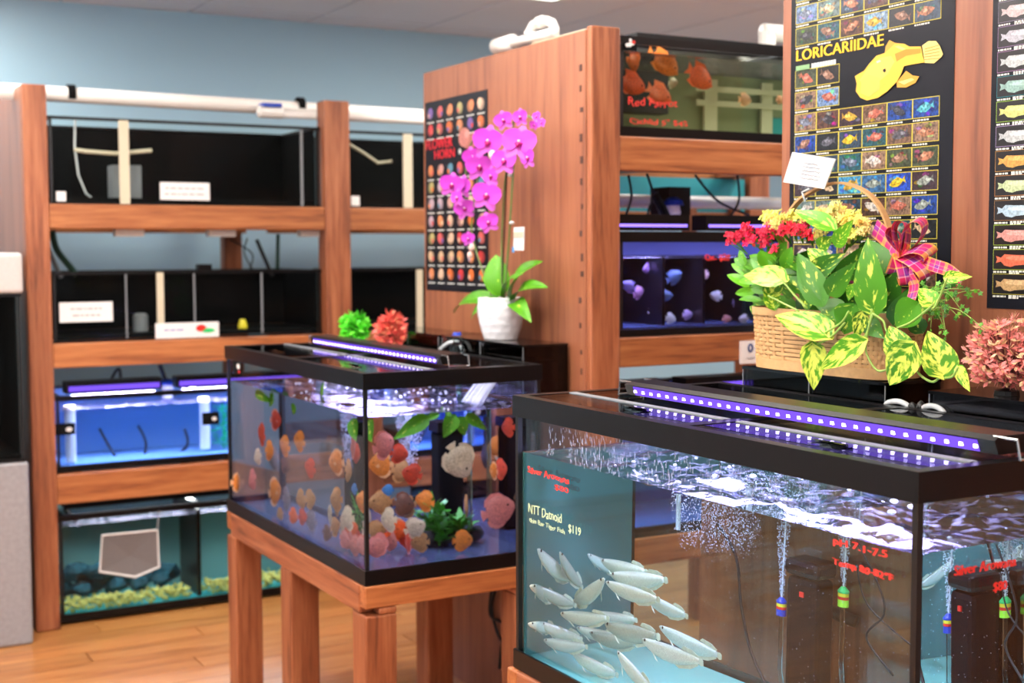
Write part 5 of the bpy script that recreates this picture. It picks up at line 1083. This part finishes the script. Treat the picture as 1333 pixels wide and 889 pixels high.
# ---- ivy ----
iv = thing('ivy_plant', 'small-leaved green ivy trailing over the right end of the basket', 'plant', at(1215, 400, X=1.88)); ri_ = random.Random(6)
lm = MB(); pts = []
for k in range(10): a = 2*math.pi*k/10+math.pi/2; r = (1 if k % 2 == 0 else .52)*(1.15 if k == 0 else 1)*(.75 if k == 5 else 1); pts.append(Vector((r*math.cos(a), r*math.sin(a), .12*(k % 2))))
lm.add([Vector((0, 0, .1))]+pts, [(0, 1+k, 1+(k+1) % 10) for k in range(10)]); lm.uv = {i: (.5, .1) for i in range(11)}
ivm = [lm.mesh('ivy_leaf', M['leaf'])]
ends = []
for k in range(15):
    a = (1190+ri_.uniform(0, 30), 395+ri_.uniform(-10, 10)); e = (1205+ri_.uniform(0, 78), 365+ri_.uniform(0, 75)); mid = ((a[0]+e[0])/2, min(a[1], e[1])-ri_.uniform(-4, 10)+4); X = 1.86+ri_.uniform(-.05, .03)
    stem(iv, [a, mid, e], X, .0009); P = spl([at(*a, X=X), at(*mid, X=X), at(*e, X=X)], 4)
    for j, p in enumerate(P):
        if j < 2: continue
        o = put('leaf', ivm[0], iv); s_ = ri_.uniform(.0055, .0085)*(1.2 if j % 3 == 0 else .9)
        n_ = Vector((-1, ri_.uniform(-.6, .4), ri_.uniform(-.1, .9))); q_ = n_.to_track_quat('Z', 'Y'); o.matrix_parent_inverse = Matrix.Translation(-iv.location)
        o.matrix_basis = Matrix.Translation(p+Vector((ri_.uniform(-.004, 0), ri_.uniform(-.008, .008), ri_.uniform(-.008, .008)))) @ q_.to_matrix().to_4x4() @ Matrix.Rotation(ri_.random()*6, 4, 'Z') @ Matrix.Scale(s_, 4)
        o.color = (.0, ri_.uniform(.25, .75), 0, 1)

# ---- pothos leaves floating in the middle tank ----
pf = thing('pothos_cutting', 'green pothos cutting trailing in the water of the middle tank', 'plant', (1.5, 3.2, 1.02))
for (b_, t_, w, dp) in (((555, 545), (512, 572), 24, .10), ((592, 543), (578, 570), 24, .12), ((600, 545), (606, 568), 20, .14), ((610, 542), (635, 560), 16, .10), ((570, 540), (548, 548), 10, .1), ((586, 530), (580, 540), 14, .1)):
    P, _ = under(*b_, 'y', T2, dp); Q, _ = under(*t_, 'y', T2, dp); P.z = min(P.z, 1.02); o = leaf(P, Q, w*.0021, (-.3, -1, .3)).build('leaf', M['leaf'], pf, True); o.color = (.2, .8, 0, 1)
for (b_, t_, w, dp) in (((455, 548), (460, 575), 22, .06), ((330, 512), (352, 524), 12, .08), ((352, 515), (347, 530), 14, .08), ((380, 528), (378, 540), 14, .15), ((392, 515), (394, 498), 6, .1)):
    P, _ = under(*b_, 'x', T2, dp); Q, _ = under(*t_, 'x', T2, dp); P.z = min(P.z, 1.03); o = leaf(P, Q, w*.003, (-1, -.3, .3)).build('leaf', M['leaf'], pf, True); o.color = (.35, .8, 0, 1)

# ================================================================== orchid
XO = 1.905; pc = at(652, 441, X=XO); zb = 1.1845; ptop = at(652, 387, X=XO).z; kk = pxm(pc)
og = thing('potted_orchid', 'magenta moth orchid in a white dimpled pot on the filter box of the middle tank', 'orchid', (XO, pc.y, zb))
prof = []; NZ = 26; Hh = ptop-zb
for i in range(NZ+1):
    f = i/NZ; r = kk*(22+9*math.sin(min(1, f*1.25)*math.pi/2)-1.5*max(0, f-.75)*4); prof.append((r, f*Hh))
prof.insert(0, (kk*18, 0)); prof += [(prof[-1][0]-.004, Hh), (prof[-1][0]-.006, Hh-.02)]
def dim(i, k): return 1-.028*abs(math.sin((k/72*2*math.pi*6)+(0 if (i//5) % 2 else math.pi/2)))*abs(math.sin(math.pi*((i-1) % 5)/5)) if i < NZ else 1
mb = MB(); mb.lathe(prof, (XO, pc.y, zb), 72, True, dim); mb.build('pot', M['ceramic'], og, True)
mb = MB(); mb.lathe([(kk*20, Hh-.012), (kk*12, Hh-.004), (kk*2, Hh)], (XO, pc.y, zb), 20); mb.build('bark', M['soil'], og, True)
for b_, t_, w, br, dx in (((646, 384), (582, 396), 22, .55, .03), ((648, 386), (608, 411), 20, .5, .05), ((652, 385), (643, 330), 28, .7, .0), ((656, 384), (696, 334), 26, .6, -.01), ((660, 386), (704, 364), 20, .5, .01), ((664, 386), (686, 409), 18, .55, .05), ((650, 384), (672, 350), 12, .6, .03), ((650, 384), (628, 358), 12, .8, .03)):
    P = at(*b_, X=XO); Q = at(*t_, X=XO-dx); o = leaf(P, Q, w*kk*1.25, (-.6, -.3, .8), .3, .55, False).build('leaf', M['leaf'], og, True); o.color = (.0, br, 0, 1)
def stem2(pts, r=.003, m='stem', nm='flower_spike', dx=0):
    mb = MB(); mb.tube(spl([at(*q, X=XO-dx) for q in pts], 4), r, 6); return mb.build(nm, M[m], og, True)
gs = plain('orchid_stem', (96, 116, 60), .45); M['ostem'] = gs
stem2([(654, 386), (653, 320), (657, 240), (662, 200), (650, 172), (630, 168), (612, 190), (606, 230), (608, 280)], .003, 'ostem'); stem2([(656, 386), (662, 320), (668, 222), (672, 190), (668, 160), (684, 150), (700, 160)], .003, 'ostem')
stem2([(640, 386), (624, 340), (614, 300), (618, 260), (624, 222), (640, 200)], .0028, 'ostem', dx=.02)
stem2([(653, 388), (660, 218)], .002, 'blackm', 'stake'); stem2([(657, 388), (669, 218)], .002, 'ostem', 'stake')
mb = MB()
for q in ((664, 228), (666, 290)): mb.ball(at(*q, X=XO-.004), .008, .008, .005, 8, 5)
mb.build('clip', M['tubew'], og)
a = at(665, 296, X=XO-.02); b = at(686, 326, X=XO-.02); mb = MB(); mb.obox((a+b)/2, Vector((-.2, -1, 0)).normalized()*abs(a.y-b.y)/2*1.0, Vector((1, -.2, 0)).normalized()*.0008, Vector((0, .05, -1)).normalized()*abs(a.z-b.z)/2); mb.build('care_tag', M['white'], og)
mb = MB(); mb.obox((a+b)/2+Vector((-.002, 0, .012)), Vector((-.2, -1, 0)).normalized()*abs(a.y-b.y)/2*.9, Vector((1, -.2, 0)).normalized()*.0008, Vector((0, .05, -1)).normalized()*.008); mb.build('tag_print', M['yellow'] if 0 else M['cream'], og)
mb = MB(); p = at(668, 325, X=XO-.024); mb.obox(p, Vector((-.2, -1, 0)).normalized()*.007, Vector((1, -.2, 0)).normalized()*.0008, Vector((0, 0, 1))*.008); mb.build('tag_corner', plain('sky_blue_print', (60, 150, 220), .5), og)
def petal(L_, w, ang, cup, off=0):
    def fn(u, v):
        x = (u-.5)*2; wd = math.sin(math.pi*min(1, (v*.93+.02))**.75)**.6*w/2; r = v*L_
        lx, ly, lz = x*wd, r, cup*(r*r*1.2/L_)+.12*abs(x)*wd+off
        return Vector((lx*math.cos(ang)-ly*math.sin(ang), lx*math.sin(ang)+ly*math.cos(ang), lz))
    mb = MB(); mb.grid(fn, 6, 7); return mb
PM = [petal(.5, .62, R(68), .12, .02).mesh('petal_l', M['flower'], True), petal(.5, .62, R(-68), .12, .02).mesh('petal_r', M['flower'], True)]
SM = [petal(.5, .34, R(a), -.05, 0).mesh('sepal', M['flower'], True) for a in (0, 142, -142)]
lp = MB(); lp.ball((0, -.06, .08), .07, .09, .06, 8, 6); lp.ball((-.07, -.02, .07), .035, .05, .05, 6, 5); lp.ball((.07, -.02, .07), .035, .05, .05, 6, 5)
LM = lp.mesh('lip', M['flower'], True); cm = MB(); cm.ball((0, .04, .09), .035, .04, .05, 8, 5); CM = cm.mesh('column', M['white'], True)
FL = [(656, 157, 24, 0), (678, 153, 22, .5), (636, 185, 40, .1), (676, 187, 44, -.1), (657, 210, 34, .2), (624, 218, 34, -.6), (615, 205, 26, -.9), (588, 241, 30, -.6), (603, 243, 28, .6), (605, 272, 26, -.5), (634, 255, 38, 0), (636, 290, 26, -.3), (610, 311, 18, 0), (640, 230, 26, .7), (688, 206, 26, 1.0), (596, 258, 22, .9), (699, 152, 14, .8), (695, 163, 12, -.8), (705, 160, 12, .3)]
rf2 = random.Random(8)
for i, (px, py, w, yaw) in enumerate(FL):
    P = at(px, py, X=XO-.03-.012*(i % 4)); s_ = w*pxm(P)*1.12; n_ = (Vector((-.75, -.66, .12))+Vector((-yaw*.5, yaw*.5, 0))*.9+Vector((0, 0, rf2.uniform(-.15, .1)))).normalized()
    zx = Vector((0, 0, 1)); x_ = zx.cross(n_).normalized(); y_ = n_.cross(x_); rl = rf2.uniform(-.3, .3); x2 = x_*math.cos(rl)+y_*math.sin(rl); y2 = n_.cross(x2)
    Mx = Matrix(((x2.x*s_, y2.x*s_, n_.x*s_, P.x), (x2.y*s_, y2.y*s_, n_.y*s_, P.y), (x2.z*s_, y2.z*s_, n_.z*s_, P.z), (0, 0, 0, 1)))
    f = bpy.data.objects.new('flower', LM); COL.objects.link(f); f.parent = og; f.matrix_parent_inverse = Matrix.Translation(-og.location); f.matrix_basis = Mx; f.color = (*lin((150, 10, 90)), 1)
    c1 = (192, 62, 190); c2 = (208, 96, 202)
    for me in PM: o = put('petal', me, f); o.color = (*lin(c1), 1)
    for me in SM: o = put('sepal', me, f); o.color = (*lin(c2), 1)
    put('column', CM, f)
for q in ((641, 202, 5), (614, 322, 4), (612, 332, 4)): mb = MB(); P = at(q[0], q[1], X=XO-.05); mb.ball(P, q[2]*kk, q[2]*kk, q[2]*kk*1.3); o = mb.build('bud', M['flower'], og, True); o.color = (*lin((236, 200, 190)), 1)

# ================================================================== plastic plants
def coral(label, c, rad, n, col, col2, seed, ll, top=1.0):
    rd = random.Random(seed); t = thing('plastic_plant', label, 'plastic plant', c); c = Vector(c)
    st = MB(); A_, B2 = MB(), MB(); cc = c+Vector((0, 0, rad*.95))
    for k in range(n):
        while True:
            d = Vector((rd.uniform(-1, 1), rd.uniform(-1, 1), rd.uniform(-.75, 1)))
            if .3 < d.length < 1.0: break
        e = cc+Vector((d.x*rad*.8, d.y*rad, d.z*rad*top)); root = c.lerp(cc, rd.random()*.6)
        if k % 4 == 0: st.tube([root, root.lerp(e, .5)+Vector((0, 0, rad*.08)), e], [.0022, .0016, .001], 4)
        for j in range(6):
            f = (e-cc).normalized()*.5+Vector((rd.uniform(-1, 1), rd.uniform(-1, 1), rd.uniform(-.6, 1))); f.normalize(); s_ = f.orthogonal().normalized()*ll*.22; m_ = A_ if rd.random() < .72 else B2
            b0 = e+f*ll*.1; m_.add([b0, b0+f*ll*.55+s_, b0+f*ll, b0+f*ll*.55-s_], [(0, 1, 2, 3)])
    for nm_, mm, cl in (('foliage', A_, col), ('foliage', B2, col2)): o = tag(mm.build(nm_, M['plast'], t), kind='stuff'); o.color = (*lin(cl), 1)
    o = st.build('stems', M['plast'], t); o.color = (*lin(tuple(v*.55 for v in col)), 1)
    mb = MB(); mb.lathe([(rad*.3, 0), (rad*.28, .008), (rad*.1, .012)], c, 12); mb.build('base', M['black'], t); return t
c = at(1312, 503, X=1.895); coral('pink coral-like plastic plant at the right edge on the filter box', (1.895, c.y+.002, 1.1925),   .074, 330, (250, 156, 148), (236, 200, 150), 1, .016, .9)
c = at(461, 442, Z=1.145); coral('bright green plastic plant standing at the far end of the middle tank', (c.x, c.y, 1.1425), .046, 90, (70, 205, 30), (120, 235, 60), 2, .026)
c = at(509, 448, Z=1.145); coral('pinkish red plastic plant standing behind the middle tank light', (c.x, c.y, 1.1425), .050, 110, (232, 96, 86), (222, 130, 96), 3, .025)

# ================================================================== posters on the plywood
class Poster:
    def __init__(s, name, label, y0, y1, z0, z1, X=2.0):
        s.X = X; s.y0 = y0; s.t = thing(name, label, 'poster', (X, (y0+y1)/2, z0)); B('sheet', M['sheet'], s.t, X-.0015, X-.0002, y1, y0, z0, z1); s.mb = MB(); s.pic = MB(); s.k = 0
    def P(s, y, z, l=1): return Vector((s.X-.0015-.0004*l, y, z))
    def quad(s, mb, y0, y1, z0, z1, col, l=1): mb.poly([s.P(y0, z0, l), s.P(y1, z0, l), s.P(y1, z1, l), s.P(y0, z1, l)], lin(col))
    def fish(s, mb, yc, zc, w, h, col, l=2, kind=0, flip=1, ang=0):
        pts = []
        if kind == 0: o_ = [(-.5, .0), (-.3, -.3), (0, -.42), (.22, -.25), (.34, -.08), (.5, -.35), (.46, 0), (.5, .38), (.34, .1), (.2, .3), (.05, .5), (-.1, .36), (-.32, .24)]
        elif kind == 1: o_ = [(.5, .05), (.42, -.15), (.2, -.34), (-.05, -.4), (-.15, -.5), (-.3, -.40), (-.38, -.14), (-.5, -.24), (-.47, 0), (-.5, .24), (-.38, .12), (-.3, .36), (-.1, .32), (.2, .3), (.42, .18)]
        else: o_ = [(.45*math.cos(a), .45*math.sin(a)) for a in [2*math.pi*i/14 for i in range(14)]]
        ca, sa = math.cos(ang), math.sin(ang)
        for x, z in o_: x *= flip; pts.append(s.P(yc-(x*ca-z*sa*h/w)*w, zc+(x*sa*w/h+z*ca)*h, l))
        mb.poly(pts, lin(col))
    def cap(s, y0, y1, z, n=1, col=(225, 225, 215), h=.0016):
        y = y0
        while y > y1+.002: ln = random.uniform(.003, .009); s.quad(s.mb, y, max(y-ln, y1), z-h, z+h, col, 1); y -= ln+.0016
    def done(s):
        o = s.pic.build('printed_pictures', M['photo'], s.t, False, True); o['kind'] = 'stuff'; s.mb.build('printed_lines', M['print'], s.t, False, True)['kind'] = 'stuff'
random.seed(21)
p = Poster('fish_poster', 'tall black poster of catfish pictures headed LORICARIIDAE on the plywood', 2.302, 1.836, 1.37, 2.10)
bgs = [(26, 26, 28), (110, 130, 130), (150, 120, 100), (120, 150, 190), (30, 34, 40), (60, 110, 160), (90, 60, 50), (50, 70, 90), (40, 90, 100), (120, 90, 70), (28, 30, 34), (30, 70, 150), (70, 80, 60), (34, 30, 36), (60, 40, 50)]
fcs = [(180, 120, 90), (90, 90, 100), (150, 160, 150), (220, 190, 150), (60, 60, 70), (200, 110, 90), (120, 130, 150), (210, 170, 60), (150, 110, 90), (230, 220, 210)]
CW = .0694; YL = 2.2855
def cell(c_, zt_, bg=None, fc=None):
    y0 = YL-c_*CW; y1 = y0-CW+.002; zb_ = zt_-.0375; bg = bg or random.choice(bgs); fc = fc or random.choice(fcs)
    p.quad(p.mb, y0+.001, y1-.001, zb_-.001, zt_+.001, (206, 190, 70), 1); p.quad(p.mb, y0-.0005, y1+.0005, zb_+.0004, zt_-.0004, (20, 20, 20), 1.4); p.quad(p.pic, y0-.0008, y1+.0008, zb_+.0008, zt_-.0008, bg, 2)
    if sum(bg) > 130:
        for _ in range(7): a = random.uniform(y1+.012, y0-.012); b = random.uniform(zb_+.006, zt_-.006); p.fish(p.pic, a, b, random.uniform(.01, .02), random.uniform(.006, .01), tuple(min(255, max(0, v+random.randint(-50, 80))) for v in bg), 2.3+.1*_, 2)
    p.fish(p.pic, (y0+y1)/2+random.uniform(-.004, .004), (zt_+zb_)/2, .046, .022, fc, 3.4, 0, random.choice((-1, 1)), random.uniform(-.4, .4))
    p.fish(p.pic, (y0+y1)/2+random.uniform(-.01, .01), (zt_+zb_)/2+.002, .016, .008, tuple(min(255, v+50) for v in fc), 3.8, 2)
    p.cap(y0, y0-CW*.6, zb_-.0048)
for r_ in range(8):
    for c_ in range(6): cell(c_, 1.744-.0475*r_, (70, 160, 210) if (r_, c_) == (3, 2) else (40, 80, 190) if (r_, c_) == (3, 4) else None, (222, 190, 40) if (r_, c_) in ((1, 2), (3, 4)) else (90, 190, 200) if (r_, c_) == (0, 5) else None)
for r_ in range(2):
    for c_ in range(2): cell(c_, 1.744+.0475*(r_+1))
for r_ in range(4):
    for c_ in range(6): cell(c_, 1.9305+.0475*r_, (140, 170, 200) if (r_, c_) == (0, 3) else None)
a = at(1037, 81, X=1.998); b = at(1150, 62, X=1.998); mbt = MB(); write(mbt, 'LORICARIIDAE', (1.9976, a.y, at(1037, 80, X=1.998).z), uy, (0, 0, 1), w=abs(a.y-b.y), h=.0235, bold=.0013); mbt.build('title_lettering', plain('print_yellow', (248, 196, 24), .4), p.t)
a = at(1036, 90, X=1.998); p.quad(p.mb, a.y, a.y-.044, a.z-.006, a.z+.006, (130, 170, 120), 1)
for k in range(9): p.quad(p.mb, a.y-.05-.0085*k, a.y-.0575-.0085*k, a.z-.004, a.z+.006, (210, 215, 215), 1)
def px4(l): return [(Vector((1.9965, q.y, q.z))) for q in (at(1010+x/4.127, y/4.127, X=1.9965) for x, y in l)]
body = [(490, 540), (550, 525), (600, 490), (650, 440), (672, 400), (690, 355), (740, 345), (800, 335), (790, 300), (780, 250), (715, 250), (690, 235), (640, 235), (585, 285), (540, 300), (500, 345), (475, 380), (440, 400), (425, 410), (435, 450), (430, 490), (455, 525)]
f = MB(); yl = [(232, 190, 70), (240, 204, 96), (214, 160, 60), (196, 140, 44), (246, 220, 130)]
def pp(l, c, d=0): f.poly([v-Vector((d, 0, 0)) for v in px4(l)], lin(c))
pp([(785, 245), (820, 220), (860, 220), (880, 245), (898, 290), (890, 305), (850, 340), (800, 338)], yl[4]); pp([(650, 440), (700, 380), (735, 405), (770, 410), (750, 445), (700, 470), (650, 470)], yl[2])
pp([(585, 285), (590, 250), (610, 215), (640, 230), (690, 235), (722, 252), (700, 275), (640, 262)], yl[2], .0002); pp(body, yl[0], .0004); pp([(500, 360), (560, 310), (620, 300), (640, 330), (600, 400), (540, 450), (480, 470), (450, 430)], yl[1], .0006)
pp([(460, 430), (500, 400), (560, 420), (560, 480), (500, 520), (455, 500)], (244, 190, 90), .0007); pp([(640, 290), (700, 265), (780, 262), (780, 285), (700, 300), (650, 330)], yl[3], .0006); pp([(640, 250), (660, 245), (700, 262), (680, 270)], yl[4], .0007)
for k in range(5): pp([(800, 262+14*k), (880, 240+18*k), (882, 243+18*k), (800, 266+14*k)], yl[3], .0006)
pp([(660, 440), (730, 420), (745, 428), (690, 455)], yl[4], .0006); pp([(578, 372), (590, 368), (594, 382), (584, 390), (576, 382)], (20, 16, 10), .0009); pp([(540, 330), (560, 322), (566, 330), (545, 340)], (250, 240, 190), .0008)
f.build('large_fish_print', M['print'], p.t, False, True); p.done()
# arowana poster at the right edge
M['photo'] = printmat('photo_print_soft', .3, .4, 260)
random.seed(5); p = Poster('fish_poster', 'black poster of long fish in framed rows at the right edge of the picture', 1.746, 1.28, 1.338, 2.06)
PC = [(196, 160, 110), (226, 110, 80), (214, 150, 140), (180, 205, 220), (196, 210, 160), (216, 160, 80), (196, 200, 200), (214, 216, 130), (150, 185, 175), (200, 205, 205), (190, 190, 200), (210, 190, 190), (200, 150, 120), (180, 190, 190), (200, 180, 120), (180, 200, 190)]
BCs = [(190, 180, 60), (170, 190, 60), (160, 190, 60), (150, 110, 60), (180, 120, 60), (180, 130, 60), (160, 140, 180), (150, 190, 60), (20, 120, 130), (150, 110, 150), (140, 110, 150), (120, 110, 130), (160, 120, 60), (130, 130, 130), (150, 190, 60), (120, 120, 140)]
for r_ in range(15):
    zt_ = 1.4015+.0452*r_; zb_ = zt_-.036
    for c_ in range(4):
        y0 = 1.732-.112*c_; y1 = y0-.108
        p.quad(p.mb, y0+.001, y1-.001, zb_-.001, zt_+.001, BCs[(r_+c_*3) % 16], 1); p.quad(p.mb, y0, y1, zb_, zt_, (24, 20, 20), 1.5); cl = PC[(r_+c_*5) % 16]
        p.fish(p.pic, (y0+y1)/2, (zt_+zb_)/2, .096, .027, cl, 2, 1); p.fish(p.pic, (y0+y1)/2-.006, (zt_+zb_)/2+.003, .07, .010, tuple(min(255, v+30) for v in cl), 2.4, 2)
        p.cap(y0, y0-.03, zb_-.005); p.cap(y0-.036, y0-.07, zb_-.0036); p.cap(y0-.036, y0-.06, zb_-.007)
p.done()
# flower horn poster
random.seed(9); p = Poster('fish_poster', 'black poster with rows of round fish heads and red title behind the orchid', 4.172, 3.72, 1.312, 1.952)
rc = [(214, 96, 90), (226, 140, 90), (200, 150, 140), (180, 170, 110), (90, 140, 160), (220, 110, 50), (196, 170, 180), (120, 90, 160), (230, 190, 160), (200, 60, 60)]
for y_ in (150, 172, 226, 248, 270, 293, 316, 340, 363):
    zc = 1.957-.00255*(y_-132)
    for c_ in range(6):
        yc = 4.172-.042-.0735*c_; cl = random.choice(rc)
        if y_ == 340: cl = (214, 180, 140) if c_ < 3 else cl
        p.fish(p.pic, yc, zc, .05, .044, tuple(int(v*.7) for v in cl), 2, 2); p.fish(p.pic, yc-random.uniform(-.01, .01), zc+.004, .036, .036, cl, 2.3, 2); p.fish(p.pic, yc+random.choice((-.012, .012)), zc-.006, .018, .018, random.choice(rc), 2.6, 2); p.cap(yc+.026, yc-.026, zc-.030, h=.0022)
def ttl(s_, ya, yb, zb_, h): mbt = MB(); write(mbt, s_, (1.9976, ya, zb_), uy, (0, 0, 1), w=ya-yb, h=h, bold=.0022); mbt.build('title_lettering', plain('print_red', (206, 20, 40), .4), p.t)
zz = lambda y_: 1.957-.00255*(y_-132)
ttl('FLOWER', 4.165, 3.965, zz(197)-.0, .033); ttl('HORN', 4.10, 3.95, zz(211), .030)
p.fish(p.pic, 3.88, zz(188), .09, .07, (190, 120, 110), 2, 2); p.fish(p.pic, 3.83, zz(195), .15, .06, (170, 100, 90), 1.9, 0); p.fish(p.pic, 3.91, zz(205), .02, .02, (225, 220, 215), 2.5, 2); p.fish(p.pic, 3.86, zz(184), .04, .03, (216, 150, 140), 2.6, 2)
p.done()
